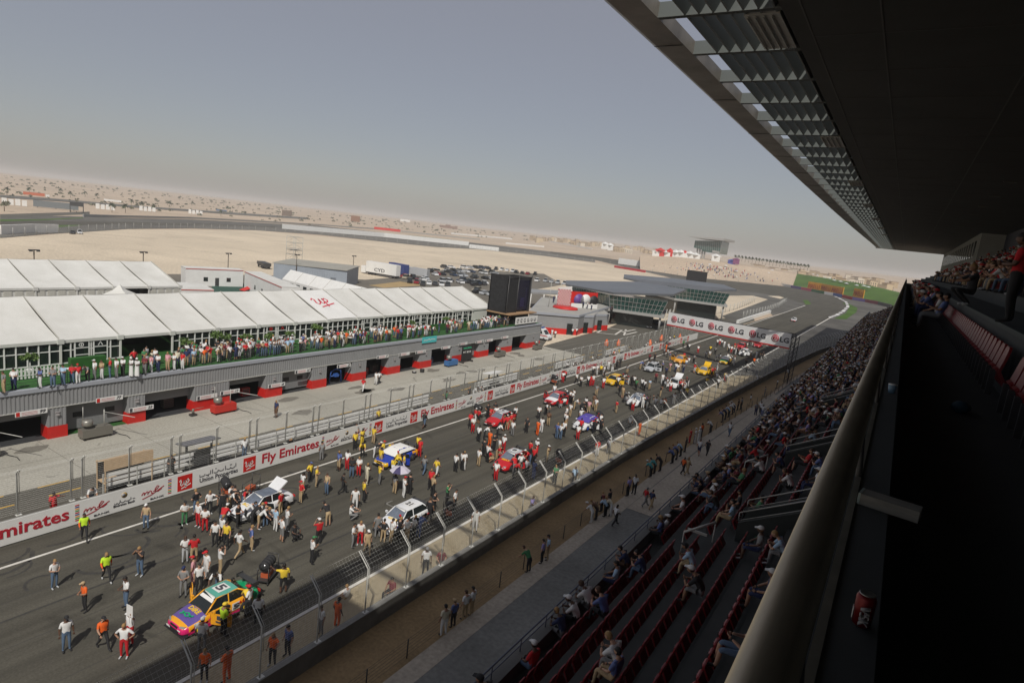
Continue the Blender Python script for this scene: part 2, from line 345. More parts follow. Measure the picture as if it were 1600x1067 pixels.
# ---------------- pit wall with sponsor boards ----------------
pw=empty('pit_wall',(0,0,0),0,'long white pit wall covered in sponsor boards beside the track','wall')
b=MB(); b.box((-42.9,-40,0),(-42.3,160,1.38)); b.build('wall_body',conc,pw)
b=MB(); b.box((-42.29,-40,.08),(-42.24,159,1.6)); b.build('board',white,pw)
b=MB(); b.box((-43.6,-40,.0),(-42.92,160,.9)); b.box((-44.4,-40,0),(-43.6,160,.25)); b.build('standing_ledge',conc,pw)
bx=-42.235
cols=[C('bar_red',(.5,.02,.02)),C('bar_green',(.03,.3,.06)),C('bar_orange',(.8,.3,.02)),C('bar_blue',(.02,.05,.3))]
upl=[[(.05,.62),(.16,.74),(.2,.62),(.14,.4),(.22,.3),(.36,.42),(.44,.68)],[(.44,.68),(.4,.42),(.46,.32),(.56,.44)],[(.56,.62),(.62,.7),(.54,.1)],[(.6,.6),(.74,.7),(.8,.56),(.7,.42),(.6,.44)],[(.2,.1),(.95,.32)]]
mel=[[(.02,.42),(.1,.6),(.14,.58),(.14,.38)],[(.14,.45),(.26,.62),(.3,.56),(.28,.38)],[(.28,.45),(.4,.62),(.45,.55),(.44,.4),(.52,.4)],[(.52,.48),(.68,.62),(.78,.8),(.7,.86),(.6,.66),(.62,.44),(.74,.42),(.9,.56)],[(.05,.12),(.45,.28),(1,.72)]]
def bars(y):
    b=MB()
    for k in range(9): b.box((bx,y,.3+k*.13),(bx+.01,y+.24,.37+k*.13),k%4)
    b.build('emblem',cols,pw)
def upsq(y):
    b=MB(); b.box((bx,y,.24),(bx+.012,y+1.12,1.42)); b.build('emblem',red,pw); strokes(upl,(bx,y+.08,.3),Y_,Z_,.98,1.1,.085,white,pw)
def me_(y):
    strokes(mel,(bx,y,.35),Y_,Z_,1.6,1.0,.06,crim,pw); text('BANK',(bx,y+.65,.24),Y_,Z_,.95,.13,ink,pw)
def eb(y):
    b=MB(); b.lathe((bx,y+.8,1.18),X_,[(0,.2),(.012,.2)],16,0); b.lathe((bx,y+.74,1.2),X_,[(.013,.13),(.02,.13)],12,1); b.build('emblem',[C('gold_print',(.45,.3,.1)),C('silver_print',(.35,.35,.37))],pw)
    strokes([arc(.1,.2,.06,.5,180,360,5),arc(.22,.2,.06,.5,180,360,5),[(.3,.2),(.3,1)],arc(.42,.3,.1,.5,180,360,6),arc(.65,.3,.12,.4,180,360,6),[(.8,.1),(.8,1)],[(.88,.2),(1,.2)]],(bx,y+.1,.72),Y_,Z_,1.4,.18,.045,ink,pw)
    text('Emirates Bank',(bx,y+.1,.46),Y_,Z_,1.4,.17,ink,pw)
def union(y):
    strokes([[(0,.5),(.0,.0),(.12,.05),(.12,.4)],arc(.2,.25,.05,.25,180,360,6),[(.28,.0),(.28,.9)],[(.33,.0),(.33,1)],arc(.42,.35,.06,.35,200,380,8),[(.48,.45),(.55,.1),(.62,.1),(.62,.5)],[(.68,.0),(.68,1)],arc(.77,.3,.06,.3,190,370,8),arc(.88,.3,.06,.35,180,360,8),[(.97,.1),(.97,.95)],[(.4,.95),(.44,.95)],[(.8,.9),(.86,.9)],[(.2,-.2),(.24,-.2)]],(bx,y,.92),Y_,Z_,3.1,.36,.06,ink,pw)
    text('Union Properties',(bx,y,.34),Y_,Z_,3.2,.46,ink,pw)
for k in range(-1,7):
    o=31.2+20.15*k-(.02*k)
    if o+6<156: text('Fly Emirates',(bx,o,.3),Y_,Z_,5.95,1.08,crim,pw,bold=.02)
    for fn,dd in ((bars,6.3),(me_,6.75),(eb,8.5),(me_,10.4),(bars,12.3),(upsq,13.0),(union,14.7),(upsq,18.4)):
        if 8<o+dd<156: fn(o+dd)
# pit fence: doubled posts
ps=[]; y=-8.5
while y<158: ps+=[y,y+.66,y+3.6]; y+=6.5
fence('pit_wall_debris_fence','tall cable fence on posts behind the pit wall along the pit lane',[(-43.1,-40,1.38),(-43.1,158,1.38)],2.75,[p+40 for p in ps if p<157],[.15+.13*i for i in range(20)],pale_st,over=(.25,.3),pr=.05,wr=.0042)
# signal stand ledges: white slatted benches behind the wall
for k,(ya,yb,nm) in enumerate([(20.5,27,'nearest camera left'),(28.5,56,''),(66,76,''),(88,98,''),(108,118,'')]):
    r=empty('signalling_platform',(-45.2,(ya+yb)/2,0),0,f"white slatted signalling platform rail {['left of the wooden shelter','longest of its row','below the blue sign board','left of the silver hatchback','nearest the banner gantry'][k]}",'platform','signalling platforms behind the pit wall'); L=(yb-ya)/2
    b=MB()
    for z in (.75,1.1,1.45): b.box((-.05,-L,z),(.05,L,z+.22))
    b.build('slat_rail',white,r); b=MB()
    for i in range(int(L)+1): b.box((-.4,-L+2*i,.0),(-.3,-L+2*i+.08,1.6)); b.box((.3,-L+2*i,0),(.36,-L+2*i+.06,1.9))
    b.box((.3,-L,1.85),(.34,L,1.9)); b.build('support_frame',steel,r)
# plywood shelter and grey timing stand behind the wall
r=empty('plywood_shelter',(-45.6,22.1,0),0,'tan plywood shelter standing on the pit wall platform','shelter'); ply=C('plywood',(.5,.36,.22),.8,nz=(3,.1))
b=MB(); b.slab([(-.8,-1.7,2.3),(.5,-1.7,2.75),(.5,1.7,2.75),(-.8,1.7,2.3)],(0,0,.06)); b.box((.47,-1.7,1.95),(.52,1.7,2.74)); b.build('roof',ply,r); b=MB(); b.box((-.78,-1.6,.3),(-.74,1.6,2.2)); b.build('shade_back_board',dsteel,r)  # back board coloured dark to stand for the shade inside the shelter
b=MB()
for x in (-.75,.45):
    for y in (-1.65,1.6): b.box((x,y,.25),(x+.06,y+.06,2.45))
b.build('post_frame',ply,r); b=MB(); b.box((-.7,-1.6,.9),(.4,1.6,.96)); b.build('counter',ply,r)
for i,(px,py,Yy) in enumerate([(318,716,27.6),(745,600,70)]):
    r=empty('timing_stand',(-45.4,Yy,0),0,['dark grey timing stand with lettered roof left of tyre trolley','pale timing stand with white roof near the middle of the wall'][i],'timing stand'); m=[C('timing_grey',(.12,.12,.13)),white][i]
    b=MB(); b.slab([(-.8,-1.5,2.3),(.6,-1.5,2.5),(.6,1.5,2.5),(-.8,1.5,2.3)],(0,0,.09)); b.build('roof',m,r)
    b=MB(); b.box((-.1,-1.1,.3),(.1,-1,2.3)); b.box((-.1,1,.3),(.1,1.1,2.3)); b.box((-.4,-1.2,1.1),(.4,1.2,1.16)); b.box((-.15,-1.1,1.2),(.0,1.1,1.7)); b.build('frame',dsteel,r)
    b=MB(); b.box((.61,-.7,2.36),(.63,.7,2.5)); b.build('sign_panel',white,r)
# ---------------- right-hand retaining wall and debris fence ----------------
RW=[(-20.75,-40),(-20.75,58),(-19.6,94),(-18.6,116),(-17.4,142),(-15.1,174),(-8,235),(0,300)]
r=empty('retaining_wall',(0,0,0),0,'grey concrete retaining wall below the right-hand debris fence','wall'); b=MB()
for (x0,y0),(x1,y1) in zip(RW,RW[1:]): b.slab([(x0-.28,y0,-.1),(x0,y0,-.1),(x1,y1,-.1),(x1-.28,y1,-.1)],(0,0,1.12)); b.slab([(x0-.33,y0,1.02),(x0+.05,y0,1.02),(x1+.05,y1,1.02),(x1-.33,y1,1.02)],(0,0,.1))
b.build('wall_body',C('weathered_concrete',(.20,.195,.18),.85,nz=(.7,.25)),r)
fence('trackside_debris_fence','tall wire debris fence with leaning head along the right side of track',[(x-.14,y,1.1) for x,y in RW],2.55,[1.4+3.2*i for i in range(88)],[.12+.125*i for i in range(20)],pale_st,over=(-.75,.75),vstep=.2,pr=.042,wr=.0032)
# walkway barrier
fence('walkway_barrier','low wire barrier with slim posts between walkway and dirt verge',[(-17.75,-40,0),(-17.7,60,0),(-16.3,88,0),(-14.2,125,0),(-9,180,0)],1.1,[2.3+2.85*i for i in range(70)],[.15,.35,.55,.75,.95,1.1],dsteel,pr=.035,wr=.008)
# ---------------- banner gantry ----------------
gl,gr=(-41.3,131.),(-15.0,122.5)
gt=empty('banner_gantry',(0,0,0),0,'white and red banner gantry bridging the track on lattice towers','gantry')
A=PY(1046,488,gl[1]); B_=PY(1046,509,gl[1]); Cc=PY(1238,522,gr[1]); D=PY(1236,541,gr[1]); ztl,zbl,ztr,zbr=A.z,B_.z,Cc.z,D.z
zt=(ztl+ztr)/2; zb=(zbl+zbr)/2; Lp=Vector((A.x,gl[1],0)); Rp=Vector((Cc.x,gr[1],0)); dr=(Rp-Lp).normalized(); nn=Vector((dr.y,-dr.x,0)); W_=(Rp-Lp).length
def gp_(s,z,o=0): return Lp+dr*s+nn*o+Vector((0,0,ztl-zt+(ztr-ztl)*s/W_+z))
b=MB(); b.slab([gp_(0,zb,.0),gp_(W_,zb,.0),gp_(W_,zt,0),gp_(0,zt,0)],nn*.25); b.build('banner',C('banner_white',(.75,.75,.74),.5,nz=(.5,.05)),gt)
b=MB(); b.slab([gp_(0,zb-.25,.02),gp_(W_,zb-.25,.02),gp_(W_,zb-.01,.02),gp_(0,zb-.01,.02)],nn*.26); b.build('banner_trim',red,gt)
b=MB()
for o in (-.3,-1.5):
    for z in (zt-.05,zb+.1): b.tube([gp_(0,z,o),gp_(W_,z,o)],.07,6)
n=22
for i in range(n):
    s0,s1=W_*i/n,W_*(i+1)/n
    b.tube([gp_(s0,zt-.05,-.3),gp_(s1,zb+.1,-.3)],.035,4); b.tube([gp_(s0,zt-.05,-.3),gp_(s1,zt-.05,-1.5)],.035,4); b.tube([gp_(s0,zt-.05,-1.5),gp_(s1,zb+.1,-1.5)],.035,4)
b.build('truss',dsteel,gt)
for s,nm in ((-.5,'left'),(W_+.4,'right')):
    b=MB(); 
    for ds in (-.35,.35):
        for o in (-.2,-1.5): p=Lp+dr*(s+ds)+nn*o; b.tube([(p.x,p.y,0),(p.x,p.y,zt+(.2))],.07,6)
    for k in range(10):
        z0,z1=k*zt/10,(k+1)*zt/10
        for o in (-.2,-1.5):
            p=Lp+dr*(s-.35)+nn*o;q=Lp+dr*(s+.35)+nn*o; b.tube([(p.x,p.y,z0),(q.x,q.y,z1)],.03,4)
        for ds in(-.35,.35):
            p=Lp+dr*(s+ds)+nn*-.2;q=Lp+dr*(s+ds)+nn*-1.5; b.tube([(p.x,p.y,z0),(q.x,q.y,z1)],.03,4)
    b.build('lattice_tower',dsteel if nm=='right' else steel,gt)
lgr=C('emblem_red',(.42,.01,.04),.5)
hh=zt-zb
for k in range(6):
    s=.9+k*(W_/6)*1.0; sl_=(ztr-ztl)/W_; rt=(dr+Vector((0,0,sl_))).normalized(); c=gp_(s+.75,(zt+zb)/2,.26)
    b=MB(); b.lathe(c,nn,[(0,.72),(.03,.72)],20); b.build('emblem',lgr,gt)
    strokes([arc(.5,.5,.42,.42,0,340,14),[(.5,.75),(.5,.28),(.68,.28)],[(.32,.62),(.36,.62)],[(.7,.5),(.92,.5)]],c-rt*.6-Vector((0,0,.6))+nn*.03,rt,Z_,1.2,1.2,.085,white,gt)
    text('LG',c+rt*.95-Vector((0,0,.52)),rt,Z_,1.75,1.0,ink,gt,bold=.03)
# ---------------- pit garage building ----------------
FX=-59.0; DZ=4.62
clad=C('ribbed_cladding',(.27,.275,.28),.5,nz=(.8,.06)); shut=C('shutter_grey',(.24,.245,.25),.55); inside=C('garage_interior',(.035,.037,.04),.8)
pb=empty('pit_building',(0,0,0),0,'long grey pit garage building with red pillar bases and turfed roof deck','building')
piers=[(-8.4,-6.9),(-1.8,-.3),(4.8,6.3),(10.6,14.3),(15.8,17.3),(22.3,23.7),(28.75,30.3),(35.2,39.1),(43.6,45.8),(50.2,52.4),(56.7,59.2),(63.4,65.9),(70.2,72.9),(77.9,81.7),(85.4,88.4),(92.6,96.0),(101.0,106.4)]
b=MB()   # upper band, ribbed
b.box((FX-.3,-20,2.8),(FX,106.4,4.3)); y=-20
while y<106.3: b.box((FX,y,2.82),(FX+.045,y+.13,4.3)); y+=.3
b.build('fascia',clad,pb)
b=MB(); b.box((FX-.35,-20,4.3),(FX+.14,106.5,4.62)); b.build('parapet_cap',C('cap_grey',(.34,.36,.40),.45),pb)
b=MB(); b.box((FX-.3,-20,2.72),(FX+.07,106.4,2.8)); b.build('lintel',C('lintel_grey',(.5,.5,.47)),pb)
for i,(a,c) in enumerate(piers):
    b=MB(); b.box((FX-1.3,a,1.05),(FX,c,2.72)); y=a
    while y<c-.1: b.box((FX,y,1.07),(FX+.045,min(y+.13,c),2.7)); y+=.3
    b.build('pier',clad,pb); b=MB(); b.box((FX-1.3,a-.05,0),(FX+.07,c+.05,1.05)); b.build('pier_base',red,pb)
    b=MB(); m_=(a+c)/2; b.box((FX+.05,m_-.18,2.25),(FX+.12,m_+.18,2.35)); b.box((FX+.05,m_-.12,2.0),(FX+.2,m_+.12,2.17)); b.build('wall_lamp',C('lamp_case',(.35,.33,.33)),pb)
opn=[.45,.15,.1,.85,.3,.92,.42,.3,.9,.0,.15,.35,.05,.9,.0,.05,.0]
for i in range(len(piers)-1):
    a,c=piers[i][1],piers[i+1][0]
    h=2.72*opn[i]; 
    if h>0.03:
        b=MB(); b.box((FX-.9,a,2.72-h),(FX-.82,c,2.72)); n=int(h/.12)
        for k in range(n): b.box((FX-.82,a,2.72-.12*k-.09),(FX-.8,c,2.72-.12*k-.02))
        b.build('roller_shutter',shut,pb)
        if opn[i]>.8:
            for wa in (a+.8,c-1.6): b=MB(); b.box((FX-.8,wa,1.3),(FX-.775,wa+.8,1.75)); b.build('shutter_window',black,pb)
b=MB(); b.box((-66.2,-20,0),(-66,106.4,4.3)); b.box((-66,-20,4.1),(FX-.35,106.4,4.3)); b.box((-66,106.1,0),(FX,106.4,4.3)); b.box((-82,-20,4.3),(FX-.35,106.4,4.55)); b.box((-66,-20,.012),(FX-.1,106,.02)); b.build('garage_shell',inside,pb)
b=MB(); b.box((-82,-20,4.55),(FX-.36,106.4,4.6)); b.build('deck_turf',green,pb)
b=MB(); b.box((-83,-20,0),(-82,106.4,4.6)); b.build('rear_wall',clad,pb)
# deck railing
b=MB()
for z in (.25,.5,.75,1.0): b.tube([(FX-.5,-20,DZ+z),(FX-.5,97,DZ+z)],.016,4)
y=-20
while y<97: b.tube([(FX-.5,y,DZ),(FX-.5,y,DZ+1.03)],.025,4); y+=2.2
b.build('deck_railing',dsteel,pb)
b=MB()
for a_,c_ in (((-64,25.9),(-63.4,28.9)),((-64,40.8),(-63.4,43.8)),((-64,59.5),(-63.4,62.5)),((-62.5,76),(-62.4,92)),((-62,69),(-61,71)),((-62,71.6),(-60.8,73.4))): b=MB(); b.box((*a_,DZ),(*c_,DZ+1.1)); b.build('turf_screen',green,pb)
# name plates by the garages
plates=[(13.5,2.0,'60',0),(20.0,2.45,'99',1),(26.0,2.6,'77',1),(28.8,1.15,'23',0),(35.4,1.2,'',0),(38.0,1.3,'17',0),(43.9,1.15,'4',0),(47.5,2.35,'15',0),(54.0,2.2,'2',0),(61,2.6,'7',0),(65.4,2.5,'',0),(69,2.45,'11',0),(75,2.5,'',0),(79.5,2.7,'',0),(84.2,2.6,'8',0),(87,2.6,'',0),(92,2.7,'',0)]
for i,(y,z,n,rd) in enumerate(plates):
    s=empty('garage_name_plate',(FX+.2,y,z),0,f"white garage name plate {('numbered '+n) if n else 'without a readable number'}, {'red left end, ' if rd else ''}number {i+1} counted from the left",'sign','name plates over the garages'); 
    b=MB(); b.box((-.03,-.05,0),(.03,2.2,.42)); b.build('panel',white,s)
    b=MB(); b.box((.031,0,.03),(.036,.26,.39)); b.build('end_band',red if rd else ink,s)
    b=MB(); 
    for k in range(3): b.box((.031,.38,.07+.11*k),(.035,1.5,.1+.11*k))
    b.build('printed_lines',crim,s)
    if n: text(n,(.03,1.65,.08),Y_,Z_,.42,.28,ink,s,shear=.3,bold=.02)
# turquoise banner hung on the parapet
s=empty('turquoise_banner',(FX+.16,70.2,4.0),0,'small turquoise banner hanging from the roof edge','banner'); b=MB(); b.box((0,0,-.1),(.02,3.4,.85)); b.build('cloth',C('turquoise_cloth',(.08,.5,.52),.7),s)
strokes([[(.05,.4),(.1,.5),(.3,.45)],[(.3,.45),(.5,.7),(.52,.35),(.62,.6),(.95,.5)]],(.02,.2,.0),Y_,Z_,3.0,.7,.1,white,s)
# ---------------- pit equipment ----------------
def pitbox(y,body,lab,x=-57.4,mast=True,rz=0):
    t=empty('pit_equipment_trolley',(x,y,0),rz,lab,'trolley','equipment trolleys by the garages')
    b=MB(); b.box((-.45,-1.3,.22),(.45,1.1,.95)); b.box((-.4,-.2,.95),(.4,1.0,1.05)); b.build('cabinet',body,t)
    b=MB(); b.lathe((0,-.75,1.15),Z_,[(0,.15),(.1,.42),(.55,.42),(.6,.3)],12); b.build('drum',C('drum_steel',(.3,.29,.26),.4,.5),t)
    for sx in(-.35,.35):
        for sy in(-1.1,.9):
            b=MB(); b.lathe((sx-.05,sy,.12),X_,[(0,.12),(.1,.12)],8); b.build('wheel',black,t)
    if mast:
        b=MB(); b.tube([(.2,.5,.95),(.2,.5,2.5)],.04,6); b.tube([(.2,.5,2.3),(3.2,1.6,2.35)],.035,5); b.tube([(-.2,-1.0,1.6),(-.2,-1.0,2.9)],.03,5); b.build('boom',steel,t)
    b=MB(); b.tube([(.3,1.1,.5),(.6,1.6,.1),(1.2,1.9,.05),(2,1.8,.05)],.03,5); b.build('hose',black,t)
    return t
tg=C('trolley_grey',(.2,.19,.165),.5,.3)
pitbox(17.2,tg,'grey trolley at the left frame edge with boom over the apron'); pitbox(25.3,tg,'grey trolley with round drum below the plate numbered 77',-57.2); 
pitbox(37.3,C('trolley_red',(.5,.03,.02)),'red trolley with drum between two garage doors',-57.0)
pitbox(76.2,C('trolley_blue',(.05,.15,.35)),'blue trolley beside a red pier in mid building',-57.5,False); pitbox(89.8,tg,'small grey trolley near the tower block end',-57.3,False); pitbox(102.8,tg,'grey trolley at the far end of the garages by the ambulance',-57.2,False)
t=empty('pit_sign_board',(-57.9,80.5,0),0,'black upright board with green top standing at a red pier','board'); b=MB(); b.box((-.1,-1.2,.3),(.1,1.4,2.7)); b.build('panel',black,t); text('RACING',(.1,-1,2.3),Y_,Z_,2.1,.25,C('print_green',(.05,.6,.3)),t); text('PIT BOX',(.1,-1,1.6),Y_,Z_,2.1,.3,white,t); b=MB(); b.box((-.5,-1.3,0),(.5,-1.1,.3)); b.box((-.5,1.2,0),(.5,1.4,.3)); b.build('foot',dsteel,t)
for i,(y,x) in enumerate([(67.6,-57.6),(69.0,-57.3)]):
    t=empty('tyre_stack',(x,y,0),0,['tyre with white rim lying by a red pier, left of its pair','black tyre stack by a red pier, right of its pair'][i],'tyres')
    for k in range(1+i):
        b=MB(); b.lathe((0,0,.25*k),Z_,[(0,.22),(.01,.33),(.23,.33),(.24,.22)],14); b.build('tyre',black,t)
    b=MB(); b.lathe((0,0,.25*(1+i)-.03),Z_,[(0,.2),(.03,.18)],12); b.build('rim',white if i==0 else dsteel,t)
t=empty('jack_stand',(-57.8,34.4,0),0,'small dark air jack standing before the widest open garage','jack'); b=MB(); b.box((-.25,-.3,0),(.25,.3,.2)); b.build('base',dsteel,t); b=MB(); b.lathe((0,0,.2),Z_,[(0,.12),(.5,.12),(.55,.05)],8); b.tube([(0,0,.7),(.5,.8,.9)],.03,5); b.build('cylinder',tg,t)
t=empty('blue_crane',(-59.6,54.5,0),0,'blue engine crane inside a dark garage','crane'); b=MB(); b.tube([(0,-1,0),(0,-.8,1.6),(0,0,1.9),(0,.8,1.6),(0,1,0)],.09,6); b.tube([(0,-.8,1.0),(0,.8,1.0)],.07,6); b.build('frame',blue,t); b=MB(); b.box((-.3,-.3,.9),(.3,.3,1.3)); b.build('winch',blue,t)
S('garage_floor_path',[(-65.9,23.7),(-59.1,23.7),(-59.1,28.7),(-65.9,28.7)],green,.03)
for k,(y,x,m,l) in enumerate([(27.6,-60.5,blue,'blue'),(33.8,-61.5,tg,'grey'),(42.2,-60.8,red,'red'),(49.2,-60.6,blue,'blue'),(60.4,-60.5,red,'red'),(63.0,-61.2,tg,'grey'),(74.3,-60.4,blue,'blue'),(84.6,-61,red,'red')]):
    t=empty('tool_cabinet',(x,y,.03),0,f"{l} tool cabinet inside a garage doorway, number {k+1} of eight from left",'cabinet','tool cabinets in the garages'); b=MB(); b.box((-.3,-.5,.1),(.3,.5,1.0)); b.build('case',m,t); b=MB()
    for q in range(4): b.box((.3,-.45,.18+.2*q),(.32,.45,.34+.2*q))
    b.build('drawer',dsteel,t)
# ---------------- long marquee on the deck ----------------
def marquee(name,label,y0s,xe,ze,xr,zr,xb,zbk,base,mats,front=True,gap=None):
    t=empty(name,(0,0,0),0,label,'tent'); cv=mats
    for i in range(len(y0s)-1):
        a,c=y0s[i],y0s[i+1]; b=MB(); N=6
        rows=[(xe+(xr-xe)*k/N, ze+(zr-ze)*k/N-.16*sin(pi*k/N)) for k in range(N+1)]
        M_=5; vs=[]
        for k,(x,z) in enumerate(rows):
            for j in range(M_+1): vs.append((x,a+.06+(c-a-.12)*j/M_,z-.10*sin(pi*j/M_)*(.4+.6*sin(pi*k/N))))
        b.add(vs,[(k*(M_+1)+j,k*(M_+1)+j+1,(k+1)*(M_+1)+j+1,(k+1)*(M_+1)+j) for k in range(N) for j in range(M_)],0,True)
        b.quad((xr,a+.06,zr),(xr,c-.06,zr),(xb,c-.06,zbk),(xb,a+.06,zbk)); b.slab([(xe+.02,a+.06,ze-.28),(xe+.02,c-.06,ze-.28),(xe+.02,c-.06,ze+.02),(xe+.02,a+.06,ze+.02)],(-.03,0,0))
        b.build('roof_panel',cv,t)
    seam=C('seam_grey',(.42,.41,.37))
    for i,a in enumerate(y0s):
        b=MB(); b.tube([(xe+.05,a,ze-.0),(xr,a,zr+.03),(xb,a,zbk)],.055,5); b.build('roof_beam',seam,t); b=MB(); b.box((xe-.08,a-.09,base),(xe+.06,a+.09,ze)); b.box((xe-.15,a-.28,ze-.35),(xe+.12,a+.28,ze+.12)); b.build('eave_post',offw,t)
    b=MB(); yb=y0s[-1]; b.slab([(xe-.1,yb-.02,base),(xb,yb-.02,base),(xb,yb-.02,zbk),(xr,yb-.02,zr),(xe-.1,yb-.02,ze)],(0,.05,0)); ya=y0s[0]; b.slab([(xe-.1,ya-.02,base),(xb,ya-.02,base),(xb,ya-.02,zbk),(xr,ya-.02,zr),(xe-.1,ya-.02,ze)],(0,.05,0))
    b.slab([(xb,ya,base),(xb,yb,base),(xb,yb,zbk),(xb,ya,zbk)],(.05,0,0)); b.build('end_wall',offw,t)
    return t
ys=[-.0,5.3,10.6,15.9,21.2,26.5,31.9,37.3,42.6,48.1,53.7,59.3,65.0,70.4,76.2,82.0,87.8,93.8,100.6]; ys=[y*.985 for y in ys]
XE,ZE=-66.0,6.95
t1=marquee('hospitality_marquee','long white hospitality marquee on the pit building roof, with glass front',ys,XE,ZE,-74,9.95,-82,6.9,DZ,offw)
doors={6:'k',5:0,9:'r',12:'x',14:'c',16:'w',17:'s'}
for i in range(len(ys)-1):
    a,c=ys[i],ys[i+1]; k=6; 
    if i==17: b=MB(); b.box((XE-.15,a,DZ),(XE-.1,c,ZE)); b.build('solid_panel',offw,t1); continue
    if i!=6:
        b=MB(); b.box((XE-.2,a,DZ),(XE-.16,c,ZE)); b.build('glazing',glass,t1)
        b=MB()
        for j in range(1,k): y=a+(c-a)*j/k; b.box((XE-.16,y-.045,DZ),(XE-.05,y+.045,ZE))
        b.box((XE-.15,a,DZ+1.25),(XE-.09,c,DZ+1.33)); b.box((XE-.15,a,DZ),(XE-.09,c,DZ+.1)); b.build('mullion',white,t1)
    else:
        b=MB(); b.box((XE-6,a,DZ),(XE-5.9,c,ZE)); b.build('dark_opening',black,t1)
    if i in (5,9,12,14,16):
        m_=(a+c)/2; b=MB()
        for dy in (-1.5,0.15):
            b.box((XE-.1,m_+dy,DZ),(XE-.03,m_+dy+1.35,ZE-.25))
        b.build('door_leaf',white,t1)
        for dy in (-1.5,0.15):
            b=MB()
            for q in range(3): b.box((XE-.03,m_+dy+.12,DZ+.15+.68*q),(XE-.02,m_+dy+1.22,DZ+.72+.68*q))
            b.build('door_pane',glass,t1)
        strokes([arc(.5,.5,.4,.4,0,360,8),[(.5,.1),(.5,.9)]],(XE-.02,m_-1.15,ZE-.8),Y_,Z_,.5,.45,.08,red if i==9 else white,t1); strokes([[(.1,.1),(.5,.9),(.9,.1)]],(XE-.02,m_+.55,ZE-.8),Y_,Z_,.5,.45,.1,red if i==9 else white,t1)
# the red brushed sign on the roof
rt=Vector((0,1,0)); up_=(Vector((-74,0,9.95))-Vector((XE,0,ZE))).normalized()
k9=ys[11]; b=MB(); o=Vector((XE,k9,ZE))+up_*.15
nn_=rt.cross(up_); b.slab([o+nn_*.03+rt*.08,o+nn_*.03+rt*5.45,o+nn_*.03+rt*5.45+up_*8.1,o+nn_*.03+rt*.08+up_*8.1],nn_*.02); b.build('roof_sign_panel',white,t1)
strokes(upl,o+rt*.9+up_*2.9+nn_*.06,rt,up_,3.7,3.9,.24,C('sign_red',(.6,.05,.08)),t1)
# ---------------- marquee two (behind left) ----------------
ys2=[20+5.35*i for i in range(8)]; e=PX(282,447,-99); zz=e.z; y2=e.y; ys2=[y2-5.0*i for i in range(10)][::-1]
t2=marquee('rear_marquee','plain white rear marquee with panelled side, left of the trailers',ys2,-99,zz,-108,PX(245,409,-108).z,-117,zz,0,offw)
for i in range(len(ys2)-1):
    a,c=ys2[i],ys2[i+1]; 
    if i==len(ys2)-3: b=MB(); b.box((-102.2,a,0),(-102,c,zz-.1)); b.build('dark_opening',black,t2); continue
    b=MB(); b.box((-99.2,a,0),(-99.1,c,zz)); b.build('side_wall',offw,t2); b=MB()
    for q in range(4):
        y=a+.2+(c-a)/4*q; b.box((-99.1,y,1.5),(-99.05,y+.95,zz-.3)); b.box((-99.05,y+.1,1.7),(-99.03,y+.85,zz-.45))
    b.build('wall_panel',C('panel_canvas',(.5,.49,.44),.7),t2)  # panels in an even canvas tone, slightly greyer than the wall
# small peaked gazebo between the marquees
q=PX(187,452,-93); t=empty('peaked_gazebo',(q.x,q.y,0),0,'small white pointed gazebo top between the two marquees','tent'); b=MB(); zt_=PX(187,455,-93).z
b.lathe((0,0,zt_-.4),Z_,[(0,2.2),(.02,2.2),(.6,.9),(1.3,.1),(1.5,.02)],4,smooth=False); b.build('canopy',offw,t); b=MB()
for sx in(-1.5,1.5):
    for sy in(-1.5,1.5): b.tube([(sx,sy,0),(sx,sy,zt_-.3)],.05,5)
b.build('pole',steel,t)
# marquee three (angled, centre)
def gable(name,label,c0,c1,c2,ridge_h,eave,mats,n,cat='tent'):
    """c0->c1 eave line, c0->c2 depth direction (ground)"""
    t=empty(name,(0,0,0),0,label,cat); c0,c1,c2=Vector(c0),Vector(c1),Vector(c2); L=c1-c0; D=c2-c0; up=Vector(Z_)
    for i in range(n):
        a=c0+L*(i/n)+L.normalized()*.05; c=c0+L*((i+1)/n)-L.normalized()*.05; b=MB()
        b.slab([a+up*eave,c+up*eave,c+D*.5+up*ridge_h,a+D*.5+up*ridge_h],(0,0,.06)); b.slab([a+D+up*eave,a+D*.5+up*ridge_h,c+D*.5+up*ridge_h,c+D+up*eave],(0,0,.06)); b.build('roof_panel',mats,t)
        b=MB(); b.tube([c+up*(eave+.08)+L.normalized()*.05,c+D*.5+up*(ridge_h+.08)+L.normalized()*.05],.06,4); b.build('roof_beam',C('seam_grey',(.42,.41,.37)),t)
    b=MB(); nrm=D.normalized()*.1
    b.slab([c0,c1,c1+up*eave,c0+up*eave],nrm); b.slab([c0+D,c1+D,c1+D+up*eave,c0+D+up*eave],-nrm)
    for q,s in ((c0,1),(c1,-1)): b.slab([q,q+D,q+D+up*eave,q+D*.5+up*(ridge_h-.02),q+up*eave],L.normalized()*.08*s)
    b.build('side_wall',mats,t); b=MB()
    for i in range(n*2):
        a=c0+L*((i+.25)/(2*n)); c=c0+L*((i+.75)/(2*n)); b.slab([a+up*.4,c+up*.4,c+up*(eave-.5),a+up*(eave-.5)],-D.normalized()*.04)
    b.build('window',glass,t); return t
a=G(434,455,1.0); c=G(585,478,1.0)
e0=G(441,436,2.8); e1=G(505,453,2.8); r0_=G(454,421.8,5.3)
gable('angled_marquee','white angled marquee with small windows beside the red-trimmed cabins',(e0.x,e0.y,0),(e0.x+(e1.x-e0.x)*2.3,e0.y+(e1.y-e0.y)*2.3,0),(e0.x+2*(r0_.x-e0.x),e0.y+2*(r0_.y-e0.y),0),5.3,2.8,white,7)
